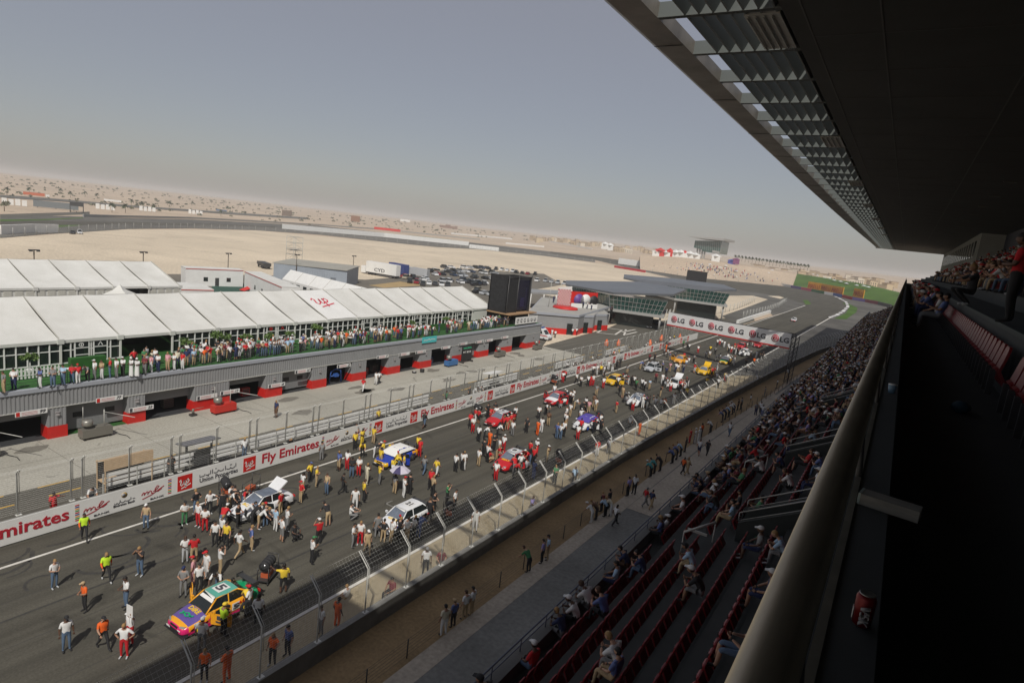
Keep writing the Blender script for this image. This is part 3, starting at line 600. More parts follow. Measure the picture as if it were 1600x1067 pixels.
# paddock cabins (white with red trim)
def cabin(label,px0,px1,Y0,Y1,depth,zt,cat='cabin',trim=red,body=white):
    A=PY(*px0,Y0); B=PY(*px1,Y1); A.z=B.z=0; L=B-A; D=Vector((-L.y,L.x,0)).normalized()*depth; t=empty('paddock_cabin',(0,0,0),0,label,cat,'white red-trimmed paddock cabins'); up=Vector(Z_)
    b=MB(); b.slab([A,B,B+D,A+D],(0,0,zt)); b.build('body',body,t); b=MB(); q=L.normalized()*.05+D.normalized()*-.0
    b.slab([A-q-D.normalized()*.06+up*zt,B+q-D.normalized()*.06+up*zt,B+q+D+up*zt,A-q+D+up*zt],(0,0,.14)); b.build('roof',offw,t)
    b=MB(); b.slab([A-D.normalized()*.09+up*(zt-.1),B-D.normalized()*.09+up*(zt-.1),B-D.normalized()*.03+up*(zt-.1),A-D.normalized()*.03+up*(zt-.1)],(0,0,.12)); b.build('trim',trim,t)
    b=MB(); 
    for s in (.3,.7): p=A+L*s; b.slab([p+up*1.2,p+L.normalized()*1.0+up*1.2,p+L.normalized()*1.0+up*2.2,p+up*2.2],-D.normalized()*.04)
    b.build('window',glass,t); b=MB(); p=A+L*.5; b.slab([p+up*.1,p+L.normalized()*.9+up*.1,p+L.normalized()*.9+up*2.1,p+up*2.1],-D.normalized()*.05); b.build('door',dsteel,t)
cabin('white cabin with red edge, leftmost of the paddock cabins',(271,440),(334,452),66,73,10,3.4)
cabin('long white cabin with red edge at the back of the courtyard',(290,432),(380,434),84,97,4,4.2)
cabin('white cabin with red edge, right of the courtyard opening',(382,436),(440,458),95,86,4,4.4)
b=MB(); P=[G(338,470,0),G(400,462,0),G(380,445,0),G(330,445,0)]; b.add([(p.x,p.y,.03) for p in P],[(0,1,2,3)]); tag(b.build('courtyard_path',C('court_green',(.02,.07,.05),.9)),kind='structure')
t=empty('red_ramp',tuple(G(395,455)),0,'red loading ramp leaning in the cabin courtyard','ramp'); b=MB(); b.slab([(-1,-3,.2),(1,-3,.2),(1,3,2.2),(-1,3,2.2)],(0,0,.15)); b.build('deck',red,t); b=MB(); b.box((-.9,2.6,0),(-.7,2.8,2.1)); b.box((.7,2.6,0),(.9,2.8,2.1)); b.build('strut',dsteel,t)
# ---------------- grey shed, scaffold tower, lamp posts, lorries ----------------
A=Vector((-153.6,114.6,0)); Bq=Vector((-136.8,127,0)); D=Vector((-9,13,0))
t=empty('storage_shed',(0,0,0),0,'long blue-grey metal storage shed with flat roof behind the marquees','building'); shg=C('shed_blue_grey',(.30,.335,.38),.5,nz=(.3,.08)); b=MB(); zs=5.0
b.slab([A,Bq,Bq+D,A+D],(0,0,zs)); n=30
for i in range(n): p=A+(Bq-A)*(i/n); q=A+(Bq-A)*((i+.3)/n); b.slab([p,q,q+Vector((0,0,zs)),p+Vector((0,0,zs))],(.02,-.06,0))
b.build('wall',shg,t); b=MB(); b.slab([A+Vector((-.3,-.3,zs)),Bq+Vector((.3,-.3,zs)),Bq+D+Vector((.3,.3,zs+.3)),A+D+Vector((-.3,.3,zs+.3))],(0,0,.2)); b.build('roof',C('shed_roof',(.33,.32,.28),.7,nz=(.2,.1)),t)
b=MB()
for s in (.55,.78): p=A+(Bq-A)*s; q=A+(Bq-A)*(s+.07); b.slab([p,q,q+Vector((0,0,2.6)),p+Vector((0,0,2.6))],(.03,-.1,0))
b.build('door',C('shed_door',(.15,.165,.19)),t)
q=G(459,408); q=PY(459,412,150); zt_=PY(459,370,150).z
t=empty('scaffold_tower',(q.x,150,0),0,'open scaffold camera tower behind the grey shed','tower'); b=MB(); w=2.0
for sx in(-w,w):
    for sy in(-w,w): b.tube([(sx,sy,0),(sx,sy,zt_)],.09,5)
b.build('upright',steel,t); b=MB(); k=5
for i in range(k+1):
    z=zt_*i/k
    for a_,c_ in (((-w,-w),(w,-w)),((w,-w),(w,w)),((w,w),(-w,w)),((-w,w),(-w,-w))): b.tube([(*a_,z),(*c_,z)],.07,4)
    if i<k: b.tube([(-w,-w,z),(w,-w,zt_*(i+1)/k)],.05,4); b.tube([(w,w,z),(w,-w,zt_*(i+1)/k)],.05,4)
b.build('brace',steel,t); b=MB(); b.box((-w,-w,zt_*.55),(w,w,zt_*.55+.1)); b.build('platform',dsteel,t)
for i,(px,pt,Yp) in enumerate([(53,391,45),(224,394,70),(357,396,97),(464,398,118),(553,400,140)]):
    p=PY(px,pt,Yp); t=empty('lamp_post',(p.x,p.y,0),0,f"slim floodlight post with short crossbar, {['leftmost of five','second from left of five','behind the cabin courtyard','in front of the grey shed','left of the lettered trailer'][i]}",'lamp post','floodlight posts in the paddock')
    b=MB(); b.tube([(0,0,0),(0,0,p.z)],[.14,.09],6); b.build('pole',C('post_brown',(.1,.08,.06)),t); b=MB(); b.box((-.1,-.8,p.z-.05),(.1,.8,p.z+.12)); b.build('crossbar',dsteel,t); b=MB(); b.box((.1,-.75,p.z-.2),(.4,-.3,p.z+.1)); b.box((.1,.3,p.z-.2),(.4,.75,p.z+.1)); b.build('floodlight',dsteel,t)
def trailer(label,px,Y,L,h,body,rz,txt=None,cab=False,at=None):
    p=at or PY(px[0],px[1],Y); t=empty('lorry_trailer',(p.x,p.y,0),rz,label,'trailer'); b=MB(); b.box((-1.25,-L/2,1.0),(1.25,L/2,h)); b.build('box_body',body,t); b=MB(); b.box((-1.0,-L/2,.6),(1.0,L/2,1.0)); b.build('chassis',dsteel,t)
    for y in (-L/2+1.5,-L/2+2.7,L/2-1.5):
        for x in (-1.2,.9): b=MB(); b.lathe((x,y,.48),X_,[(0,.48),(.3,.48)],10); b.build('wheel',black,t)
    if cab: b=MB(); b.box((-1.2,-L/2-2.3,.5),(1.2,-L/2-.2,2.9)); b.build('cab',body,t); b=MB(); b.box((-1.0,-L/2-2.33,1.6),(1.0,-L/2-2.3,2.5)); b.build('windscreen',glass,t)
    if txt: text(txt,(1.25,-L*.22,1.5),Y_,Z_,L*.35,1.3,ink,t,bold=.02)
def trailer2(label,pa,pb,h,m,txt=None,cab=False):
    A=G(*pa);B=G(*pb); d=(B-A); n=Vector((d.y,-d.x,0)).normalized(); 
    if n.y>0: n=-n
    c=(A+B)/2-n*1.3; k0=len(bpy.data.objects); trailer(label,(0,0),1,d.length,h,m,math.atan2(d.y,d.x)-pi/2,txt,cab,at=c)
trailer2('white lorry trailer lettered in black beside the car park',(571,428),(618,436),4.9,white,'CYD',True)
trailer2('dark blue and white lorry trailer parked right of the lettered trailer',(606,428),(630,433),4.6,C('truck_blue',(.04,.06,.2)))
trailer('low dark flatbed trailer on the sand left of the grey shed',(412,424),133,8,1.9,dsteel,radians(70))
p=G(650,434); t=empty('broadcast_truck',(p.x,p.y,0),radians(-75),'white broadcast truck with round satellite dish beside the car park','truck'); b=MB(); b.box((-1.25,-6,1),(1.25,5,3.8)); b.build('body',C('truck_grey',(.4,.41,.42)),t); b=MB(); b.lathe((.6,-7,2.6),(1,-.4,.3),[(0,.4),(.5,1.7),(.55,1.75)],16); b.build('dish',white,t)
for y in (-4,3):
    for x in (-1.2,.9): b=MB(); b.lathe((x,y,.48),X_,[(0,.48),(.3,.48)],10); b.build('wheel',black,t)
S('car_park_yard',g([(560,438),(640,432),(700,420),(850,428),(880,445),(780,462),(640,452),(560,452)],.02),car_park)
S('paddock_yard',[(-82.5,-40),(-82.5,107),(-100,200),(-135,200),(-165,120),(-170,40),(-150,-40)],car_park,.01)
S('tan_sand_patch',g([(576,446),(625,440),(665,446),(600,450)],.03),C('tan_sand',(.38,.27,.13),.9,nz=(.3,.1)))
# ---------------- screen tower at the end of the roof ----------------
t=empty('video_screen_tower',(0,0,0),0,'black mesh-covered video screen tower at the end of the pit roof','screen'); net=C('black_netting',(.018,.018,.02),.9,nz=(2,.5)); xs=-60.6
y0=PX(796,460,xs).y; y1=PX(831,460,xs).y; ztop=PX(803,434,xs).z; zlo=PX(803,488,xs).z
b=MB(); b.box((xs-4.5,y0,DZ),(xs-.4,y0+.2,ztop+.3)); b.box((xs-4.5,y1-.2,DZ),(xs-.4,y1,ztop)); b.box((xs-4.5,y0,DZ),(xs-4.3,y1,ztop)); b.box((xs-.6,y0,zlo),(xs-.4,y0+ (y1-y0)*.42,ztop)); b.build('side_netting',net,t)
b=MB(); b.box((xs-.9,y0+(y1-y0)*.42,zlo+.2),(xs-.6,y1-.2,ztop-.6)); b.build('screen_panel',C('screen_glass',(.012,.012,.03),.25),t)
b=MB(); b.box((xs-.59,y0+(y1-y0)*.62,zlo+.8),(xs-.585,y0+(y1-y0)*.8,zlo+2.6)); b.box((xs-.59,y1-1.3,zlo+.2),(xs-.585,y1-1.15,ztop-2)); b.build('screen_image',C('screen_violet',(.02,.015,.06),.5),t)
b=MB()
for s in (0,.42,1): y=y0+(y1-y0)*s; b.tube([(xs-.35,y,DZ),(xs-.35,y,ztop+.3)],.1,5)
b.tube([(xs-.35,y0,ztop),(xs-.35,y1,ztop)],.08,5)
b.build('scaffold_frame',dsteel,t)
b=MB(); b.box((xs-4.4,y0-.5,zlo-.35),(xs+.9,y1+1.2,zlo-.15)); b.build('stage_deck',C('ply_deck',(.35,.22,.12),.8),t)
b=MB(); b.box((FX-.6,y0+2.5,DZ),(FX-.55,y1+1.0,DZ+.9)); b.build('frame_screen',dsteel,t)
bn=empty('roof_edge_banner',(FX+.05,0,0),0,'white banner with row of dark emblems hung below the screen tower','banner'); b=MB(); ya,yb=PX(806,492,FX).y,PX(840,490,FX).y; b.box((0,ya,DZ+.35),(.05,yb,DZ+1.7)); b.build('cloth',white,bn)
for k in range(6): strokes([arc(.5,.5,.4,.4,30*k,300+20*k,8),[(.5,.2),(.6,.8)]],(.05,ya+.4+k*(yb-ya-.6)/6,DZ+.6),Y_,Z_,.9,.8,.13,ink,bn)
# ---------------- low grey blocks with red base + podium stage ----------------
def block(label,fp,h,doors):
    t=empty('low_service_block',(0,0,0),0,label,'building','grey service blocks with red base'); P=[Vector((p[0],p[1],0)) for p in fp]; b=MB(); b.slab([p+Vector((0,0,1.3)) for p in P],(0,0,h-1.3)); b.build('wall',clad,t)
    b=MB(); c=sum(P,Vector())/len(P); b.slab([c+(p-c)*1.01 for p in P],(0,0,1.3)); b.build('base',red,t); b=MB(); b.slab([c+(p-c)*1.02+Vector((0,0,h)) for p in P],(0,0,.5)); b.build('parapet',C('cap_grey',(.34,.36,.40)),t); b=MB(); b.slab([c+(p-c)*.99+Vector((0,0,h+.5)) for p in P],(0,0,.03)); b.build('roof_deck',C('deck_pale',(.34,.335,.31),.8,nz=(.3,.1)),t)
    for (a,w) in doors:
        p=P[0].lerp(P[1],a); L=(P[1]-P[0]).normalized(); n=Vector((L.y,-L.x,0)); b=MB(); b.slab([p,p+L*w,p+L*w+Vector((0,0,2.6)),p+Vector((0,0,2.6))],n*.3); b.build('door',glass,t)
block('long grey service block with red base behind the ambulance',[(-69.5,119),(-61.2,127.5),(-67,160),(-84,150)],4.2,[(.78,1.3)])
block('grey service block with red base, middle of three',[(-62.5,131),(-60.8,134.8),(-66,150),(-69,150)],3.8,[(.3,1.2)])
block('grey service block with red base beside the glass building',[(-62.8,139),(-60.9,144),(-66,152),(-69,152)],3.6,[(.3,1.3)])
t=empty('podium_stage_set',(0,0,0),0,'red and white chequered podium backdrop with round openings on grey roof','stage'); Yp=140
def q3(px,py,Y=Yp): return PY(px,py,Y)
zf=4.7; a,c=PY(868,489,136),PY(931,484,146); b=MB(); a.z=c.z=zf; up=Vector(Z_)
m_=a+(c-a)*.33; b.slab([m_,c,c+up*4.0,m_+up*4.0],(-.3,.3,0)); b.build('red_board',red,t)
n1=(c-a).normalized(); nf=Vector((n1.y,-n1.x,0)); chk=[(0,0)]
b=MB(); b.slab([a,m_,m_+up*5.2,a+up*4.6],(-.3,.3,0)); b.build('chequer_board',white,t); b=MB(); L=(m_-a).length
for i in range(10):
    for j in range(10):
        if (i+j)%2: p=a+n1*(L*i/10)+up*(.44*j)+nf*.03; b.quad(p,p+n1*(L/10),p+n1*(L/10)+up*.44,p+up*.44)
b.build('chequer_squares',crim,t)
for s,r,m in ((.30,1.5,C('disc_violet',(.12,.06,.25))),(.55,1.5,white),(.86,1.3,black)):
    p=m_.lerp(c,s)+up*2+nf*.05; b=MB(); b.lathe(p,nf,[(0,r),(.06,r)],18); b.build('disc',m,t)
b=MB(); p=a.lerp(m_,.55)-Vector((-2,3,0)); b.lathe((p.x,p.y,zf),Z_,[(0,3.2),(.45,3.0)],18); b.build('round_dais',red,t)
b=MB(); b.slab([m_+nf*.5,c+nf*.5,c+nf*.5+up*1.1,m_+nf*.5+up*1.1],nf*-.1); b.build('white_hoarding',white,t)
for k,(px,py0,Y) in enumerate([(862,440,132),(878,438,140)]):
    p=PY(px,py0,Y); t=empty('flag_pole',(p.x,p.y,4.6),0,['slim bare flag pole left of podium backdrop','slim bare flag pole directly behind the chequered board'][k],'pole'); b=MB(); b.tube([(0,0,0),(0,0,p.z-4.6)],[.09,.05],6); b.build('mast',steel,t); b=MB(); b.lathe((0,0,p.z-4.6),Z_,[(0,.05),(.08,.12),(.2,.05)],8); b.build('finial',steel,t)
p=G(842,466,4); t=empty('canopy_shelter',(0,0,0),0,'long grey flat canopy shelter behind the podium roof','shelter'); b=MB(); A_=PY(810,452,150);B2=PY(890,452,168); z_=4.6; b.slab([(A_.x,A_.y,z_),(B2.x,B2.y,z_),(B2.x-6,B2.y+7,z_),(A_.x-6,A_.y+7,z_)],(0,0,.5)); b.build('roof',clad,t); b=MB()
for s in (0,.25,.5,.75,1): q_=A_.lerp(B2,s); b.tube([(q_.x,q_.y,0),(q_.x,q_.y,z_)],.15,6)
b.build('column',white,t)
# ---------------- glass race control buildings ----------------
gtint=C('green_tinted_glass',(.02,.075,.065),.12,0,spec=.9,nz=(.4,.4)); rfm=C('zinc_roof',(.15,.16,.175),.35,.3,nz=(.1,.1)); slabm=C('slab_grey',(.32,.32,.31),.6)
def control(label,P,zs,zg,roof,lean=1.6,ground=True,bars_=14,cut=0):
    """P: footprint corners (ccw from front-left): fl, fr, br, bl"""
    t=empty('glass_control_building',(0,0,0),0,label,'building','slanted glass buildings past the pits'); Q=[Vector((p[0],p[1],0)) for p in P]; up=Vector(Z_); c=sum(Q,Vector())/4
    T=[c+(p-c)*1.0 for p in Q]; o=[(T[i]-c).normalized()*lean for i in range(4)]; b=MB()
    lowr=[p+up*zs for p in T]; hir=[p+o[i]+up*(zg if i<2 else zg-.8) for i,p in enumerate(T)]
    b.add(lowr+hir,[(i,(i+1)%4,4+(i+1)%4,4+i) for i in range(4)]+[(4,5,6,7)]); b.build('glass_storey',gtint,t)
    b=MB()
    for i in (0,1,3):
        L0,L1,H0,H1=lowr[i],lowr[(i+1)%4],hir[i],hir[(i+1)%4]; nf=((L1-L0).normalized()).cross(up)*.06
        for k in range(bars_+1): s=k/bars_; b.tube([L0.lerp(L1,s)+nf,H0.lerp(H1,s)+nf],.07,4)
        for s in (.33,.66): b.tube([L0.lerp(H0,s)+nf,L1.lerp(H1,s)+nf],.05,4)
    b.build('mullion',slabm,t)
    b=MB(); b.slab([c+(p-c)*1.10+up*(zs-.7) for p in T],(0,0,.7)); b.build('floor_slab',slabm,t)
    b=MB(); b.slab([Vector(p) for p in roof],(0,0,.55)); b.build('roof',rfm,t)
    if ground: b=MB(); b.slab([c+(p-c)*.82 for p in Q],(0,0,zs-.7)); b.build('ground_storey',glass,t)
    b=MB()
    for p in Q[:2]: b.tube([p+up*0,p+up*(zs-.6)],.28,8)
    b.build('column',slabm,t); return t
R1=[PY(958,460,154),PY(1052,463,160.5),PY(1072,455,171),PY(1000,443,186),PY(884,441,172),PY(884,447,163)]
control('nearer slanted glass control building left of the gantry',[(-66,156),(-53.2,160.5),(-58,176),(-84,170)],4.3,8.0,[tuple(p) for p in R1])
R2=[PY(1066,457,206),PY(1151,455,214),PY(1130,447,226),PY(1050,437,232),PY(975,431,216),PY(974,436,208)]
control('farther slanted glass control building behind the gantry banner',[(-64,206),(-49.2,211),(-54,226),(-84,222)],5.8,9.6,[tuple(p) for p in R2])
t=empty('outdoor_screen',(0,0,0),0,'dark square outdoor screen standing behind the farther glass building','screen'); p=PY(1088,437,260); b=MB(); w=4.2; b.box((p.x-w,259.6,p.z-4),(p.x+w,260,p.z+3.6)); b.build('panel',black,t); b=MB(); b.box((p.x-w*.9,260.1,0),(p.x+w*.9,262,p.z-4)); b.build('base_frame',steel,t)
# ---------------- far things: long white wall, boards, villas, palms, highway ----------------
def wall_px(name,label,pts,h,m,cat='wall',group=None,z0=0):
    b=MB(); P=[GT(*p) for p in pts]
    for a,c in zip(P,P[1:]):
        n=(c-a).cross(Vector(Z_)).normalized()*.4; b.slab([a+n,c+n,c-n,a-n],(0,0,h+z0))
    return tag(b.build(name,m),label,cat,group)
wall_px('advertising_wall','long white advertising wall along the far outer circuit',[(441,357.5),(600,370.5),(732,384)],4.3,white)
wall_px('advertising_wall','shorter white advertising wall continuing right of the long one',[(733,387.5),(779,392.5)],3.6,white)
fence('outer_circuit_fence','grey catch fence along the near edge of the outer circuit',[tuple(G(px,py)) for px,py in near],3.2,[9*i for i in range(90)],[.4+.3*i for i in range(9)],steel,wr=.022,pr=.1)
wall_px('guard_rail','long pale guard rail along the far edge of the outer circuit',[(130,339),(300,342),(400,347),(500,352.5),(600,359.5),(750,375)],1.6,C('rail_grey',(.28,.28,.27)))
wall_px('guard_rail','white panelled barrier at the far left track bend',[(0,366),(52,363),(90,363)],3.2,white)
wall_px('advertising_wall','row of short white hoardings beyond the outer circuit bend, right of long wall',[(790,381),(850,386.5)],2.2,white)
wall_px('advertising_wall','row of white hoardings farther behind the outer circuit, centre of picture',[(705,366),(800,374.5)],3,white)
for k,(px,py) in enumerate([(22,321.5),(164,328),(230,330.5),(305,335)]):
    p=GT(px,py); t=empty('hoarding_letters',tuple(p),math.atan2(p.y,p.x)+pi/2,f"cluster of white panel letters standing in the desert, {['leftmost','second','third','rightmost'][k]} of four",'hoarding')
    for j in range(4): b=MB(); b.box((-7+3.6*j,-.2,.3),(-4.3+3.6*j,.2,4.2+.5*(j%2))); b.box((-6.6+3.6*j,-.1,0),(-6.4+3.6*j,.1,.3)); b.build('panel',white,t)
wall_px('tyre_barrier','red and white banded wall before the far grandstand bank',[(858,378),(925,390)],2.5,white)
wall_px('advertising_wall','white hoarding at the bend left of the glass buildings',[(966,412),(1021,419.5)],6,white)
wall_px('advertising_wall','red striped low board below the white hoarding',[(960,418),(1008,426)],1.8,crim)
for k,(a,c,m) in enumerate([((1221,446.5),(1236,449.5),white),((1236,449.5),(1252,452.5),C('board_violet',(.15,.1,.3))),((1252,452.5),(1268,455.5),C('board_pink',(.6,.08,.15))),((1268,455.5),(1288,459.5),C('board_green',(.03,.2,.08))),((1288,459.5),(1302,462),white),((1302,462),(1316,465),blue),((1316,465),(1332,468.5),crim),((1332,468.5),(1352,472),C('board_violet',(.15,.1,.3))),((1352,472),(1372,476),C('board_maroon',(.25,.03,.06))),((1372,476),(1392,481),dsteel)]):
    wall_px('trackside_board',f"low {['white','violet','pink','green','white','blue','red','violet','maroon','dark'][k]} trackside board at the corner, number {k+1} from left",[a,c],2.2,m,'board','boards below the grass hill')
ybm=C('board_yellow',(.8,.36,.01),.5)
for k,(a,c) in enumerate([((1261,452),(1281,455.5)),((1281.5,455.6),(1297,459)),((1297.5,459),(1316,462.5)),((1332,464),(1348,467.5))]):
    A=onhill(*a,HA2,HT2);Bv=onhill(*c,HA2,HT2); t=empty('yellow_board',(0,0,0),0,f"yellow board lettered in red on the grass hill, {['leftmost','second','third','rightmost'][k]} of four",'board','yellow lettered boards'); b=MB(); n=Vector((A.y-Bv.y,Bv.x-A.x,0)).normalized()*-.4
    if n.y>0: n=-n
    b.slab([A,Bv,Bv+Vector((0,0,7)),A+Vector((0,0,7))],-n); b.build('panel',ybm,t); L=(Bv-A); text('PIRELLI',A+Vector((0,0,1.6))+L*.07+n*.6,L,Z_,L.length*.86,3.4,crim,t,bold=.0)
fence('corner_catch_fence','catch fence along the foot of the sand hill',[tuple(G(px,py)) for px,py in [(1000,422),(1098,436),(1222,448)]],4,[12*i for i in range(9)],[1,2,3,4],steel,wr=.03,pr=.12)
pe=[tuple(G(px,py)) for px,py in [(1150,533),(1130,520),(1180,503),(1232,482),(1230,470)]]
fence('pit_exit_fence','pale fence curving along the pit exit road past the gantry',[tuple(G(px,py)) for px,py in [(1160,499),(1200,488),(1215,482),(1229,472)]],3.0,[6*i for i in range(22)],[.5+.25*i for i in range(10)],steel,wr=.02,pr=.09)
wall_px('pit_exit_wall','low white pit exit wall past the gantry',[(1152,506),(1175,498),(1203,489)],1.2,white)
fence('inner_loop_fence','pale fence round the sand island right of the glass buildings',[tuple(G(px,py)) for px,py in [(1118,492),(1150,484),(1176,473)]],3.0,[8*i for i in range(14)],[.5+.3*i for i in range(8)],steel,wr=.02,pr=.1)
S('pit_exit_sand',g([(1112,497),(1190,476),(1232,463),(1180,462),(1140,462),(1112,470)],.012),psand); S('pit_exit_inner_road',g([(1128,494),(1176,477),(1200,468),(1160,458),(1135,452),(1150,452),(1180,458),(1215,466),(1232,470),(1232,480),(1150,506)],.03),fasp)
# far lounge building on the hill
t=empty('hilltop_glass_pavilion',(0,0,0),0,'green glass pavilion with overhanging white roof on the hill skyline','building'); YB=720
P=[PY(px,py,YB) for px,py in [(1086,376),(1128,377),(1124,397),(1098,393),(1096,390),(1084,387)]]; b=MB(); b.slab(P,(0,35,0)); b.build('glass_storey',gtint,t)
b=MB(); b.slab([PY(1073,369,YB-6),PY(1132,373,YB-6),PY(1131,376.5,YB-6),PY(1084,371.8,YB-6)],(0,50,0)); b.build('roof',slabm,t); b=MB()
for px in (1089,1093,1097,1101): p=PY(px,388,YB); b.box((p.x-.7,YB+2,5),(p.x+.7,YB+4,p.z))
b.build('column',slabm,t)
b=MB()
for k in range(1,14): px=1086+3.1*k; a=PY(px,376+.03*k,YB-.3);c=PY(px-.3,388+.5*k,YB-.3); b.tube([a,c],.18,4)
b.build('mullion',slabm,t)
b=MB(); b.slab([PY(1113,391,YB-.5),PY(1124,393,YB-.5),PY(1124,396.5,YB-.5),PY(1113,394.5,YB-.5)],(0,1,0)); b.build('window_band',slabm,t)
villa_m=[C('villa_cream',(.52,.42,.28),.8),C('villa_sand',(.44,.34,.22),.8),C('villa_white',(.6,.54,.44),.8)]; troof=C('villa_roof',(.33,.24,.16),.8)
def far_at(px,py,dist):
    d=ray(px,py); s=dist/math.hypot(d.x,d.y); p=Vector((0,0,H))+d*s; return p
VL=[];RV=random.Random(3)
def hor(px): return 267.6+.1155*px
for i in range(46):
    px=835+i*6.1+RV.uniform(-2,2); VL.append((px,hor(px)+RV.uniform(.5,6.5)-(4 if px<1000 else 1.5),RV.uniform(1250,1700)))
for i in range(34): px=1180+i*6.6+RV.uniform(-2,2); VL.append((px,hor(px)+RV.uniform(2,8)+(.0),RV.uniform(900,1300)))
VL=[v for v in VL if not(1068<v[0]<1140)]
VL.sort()
for i,(px,py,dd) in enumerate(VL):
    p=far_at(px,py,dd); t=empty('villa',(p.x,p.y,min(p.z,terr(p.x,p.y)) if p.z>terr(p.x,p.y)+6 else p.z),RV.uniform(0,3),None,'villa','distant villas on the skyline'); m=RV.choice(villa_m); w,d_,h=RV.uniform(9,15),RV.uniform(8,12),RV.uniform(6,8.5); b=MB(); b.box((-w/2,-d_/2,-9),(w/2,d_/2,h)); b.box((-w/2,-d_/2,h),(w*.05,d_/2,h+1.8)); b.build('wall',m,t)
    b=MB(); b.slab([(-w/2-.5,-d_/2-.5,h+1.8),(w*.05+.5,-d_/2-.5,h+1.8),(w*.05+.5,d_/2+.5,h+1.8),(-w/2-.5,d_/2+.5,h+1.8)],(0,0,.5)); b.build('roof',troof,t)
    b=MB()
    for k in range(3): b.box((-w/2+w*.3*k+1,-d_/2-.1,1),(-w/2+w*.3*k+2.5,-d_/2,2.8)); b.box((-w/2+w*.3*k+1,-d_/2-.1,4),(-w/2+w*.3*k+2.5,-d_/2,5.6))
    b.build('window',glass,t); t['label']=f"tiny {'cream sand white'.split()[villa_m.index(m)]} villa on the hazy skyline, number {i+1} of the row from left"
leaf=C('palm_leaf',(.055,.075,.03),.8,nz=(3,.3)); trunk=C('palm_trunk',(.13,.09,.055),.9); bush=C('desert_bush_leaf',(.13,.13,.08),.9,nz=(2,.35))
def palm_mesh(seed):
    r=random.Random(seed); b=MB()
    for k in range(38):
        a=r.uniform(0,2*pi); e=r.uniform(-.5,1.1); L=r.uniform(2.6,3.7); c0=Vector((0,0,5.6)); d=Vector((cos(a)*cos(e),sin(a)*cos(e),sin(e))); s=Vector((-sin(a),cos(a),0)); P=[c0+d*L*t_-Vector((0,0,1.5*t_*t_)) for t_ in (0,.35,.7,1)]; w=[.12,.55,.5,.05]
        vs=[]; 
        for q,ww in zip(P,w): vs+=[q+s*ww,q-s*ww]
        b.add(vs,[(2*j,2*j+1,2*j+3,2*j+2) for j in range(3)])
    return b.mesh('crown',[leaf])
pm=[palm_mesh(i) for i in range(3)]; tb=MB(); tb.tube([(0,0,-1.5),(0,0,0),(.08,0,3),(0,0,5.7)],[.22,.2,.15,.16],6); tm=tb.mesh('trunk',[trunk])
PL=[]
for i in range(22): px=1148+i*5.4; PL.append((px,hor(px)+1.5+.02*(px-1148)+4.2,760,.8))
for px,py in [(110,309),(133,308),(152,311),(280,313),(330,318),(205,322),(222,326),(265,323),(300,322),(95,303),(11,305),(46,303),(355,330),(175,332),(196,333),(240,331),(345,338)]: PL.append((px,py,None,1.1))
for i,(px,py,dd,s) in enumerate(PL):
    p=far_at(px,py,dd) if dd else GT(px,py); t=empty('palm_tree',tuple(p),RV.uniform(0,6),f"small palm tree {'in the skyline row right of the pavilion' if dd else 'scattered by the far desert road'}, number {i+1 if dd else i-21} from left",'palm tree','palms on the horizon' if dd else 'palms by the desert road')
    if not dd: t.location.z-=0; 
    t.scale=(s,)*3
    for nm,me in (('crown',pm[i%3]),('trunk',tm)): o=bpy.data.objects.new(nm,me); COL.objects.link(o); o.parent=t
def clump(b,c,r,rng,n=26,sz=.35):
    for k in range(n):
        d=Vector((rng.gauss(0,1),rng.gauss(0,1),abs(rng.gauss(0,.8)))).normalized()*r*rng.uniform(.45,1); p=Vector(c)+Vector((d.x,d.y,d.z*.8)); a=Vector((rng.uniform(-1,1),rng.uniform(-1,1),rng.uniform(-1,1))).normalized(); e=a.cross(Vector((rng.uniform(-1,1),rng.uniform(-1,1),rng.uniform(-1,1)))).normalized(); s=r*sz
        b.add([p-a*s,p+e*s*.7,p+a*s,p-e*s*.7],[(0,1,2,3)])
b=MB(); rs=random.Random(11)
for i in range(620):
    px=rs.uniform(-10,1080); hy=hor(px); py=hy+6.5+rs.random()**1.6*34*(1-px/1500)
    if py>330+.085*px*.8-10: continue
    p=GT(px,py,3800); d=p.length
    clump(b,(p.x,p.y,p.z+.4),rs.uniform(.7,2.6)*(1+d/3500),rs,9,.55)
tag(b.build('desert_scrub',bush),'dark low bushes dotted over the desert plain up to the horizon','scrub',None,'stuff')
rs=random.Random(5)
for i,(px,py,s) in enumerate([(53,300,1.6),(213,318,2.6),(218,321,2.2),(262,321,3),(268,322,2.4),(203,300,1.4),(7,330,3),(120,318,1.7),(380,327,2),(395,330,1.6),(450,336,2),(500,345,2),(545,349,1.6),(690,360,2),(715,364,2),(790,369,2.2)]):
    p=GT(px,py); t=empty('desert_tree',tuple(p),0,f"dark round desert tree by the far road, number {i+1} in its group",'tree','desert trees beside the far road'); b=MB(); 
    for k in range(5): clump(b,(rs.uniform(-1,1)*s*.6,rs.uniform(-1,1)*s*.6,s*.9+rs.uniform(0,.6)*s),s*.7,rs,22,.3)
    b.build('crown',bush,t); b=MB(); b.tube([(0,0,-.3),(0,0,s*.9)],.22,5); b.build('trunk',trunk,t)
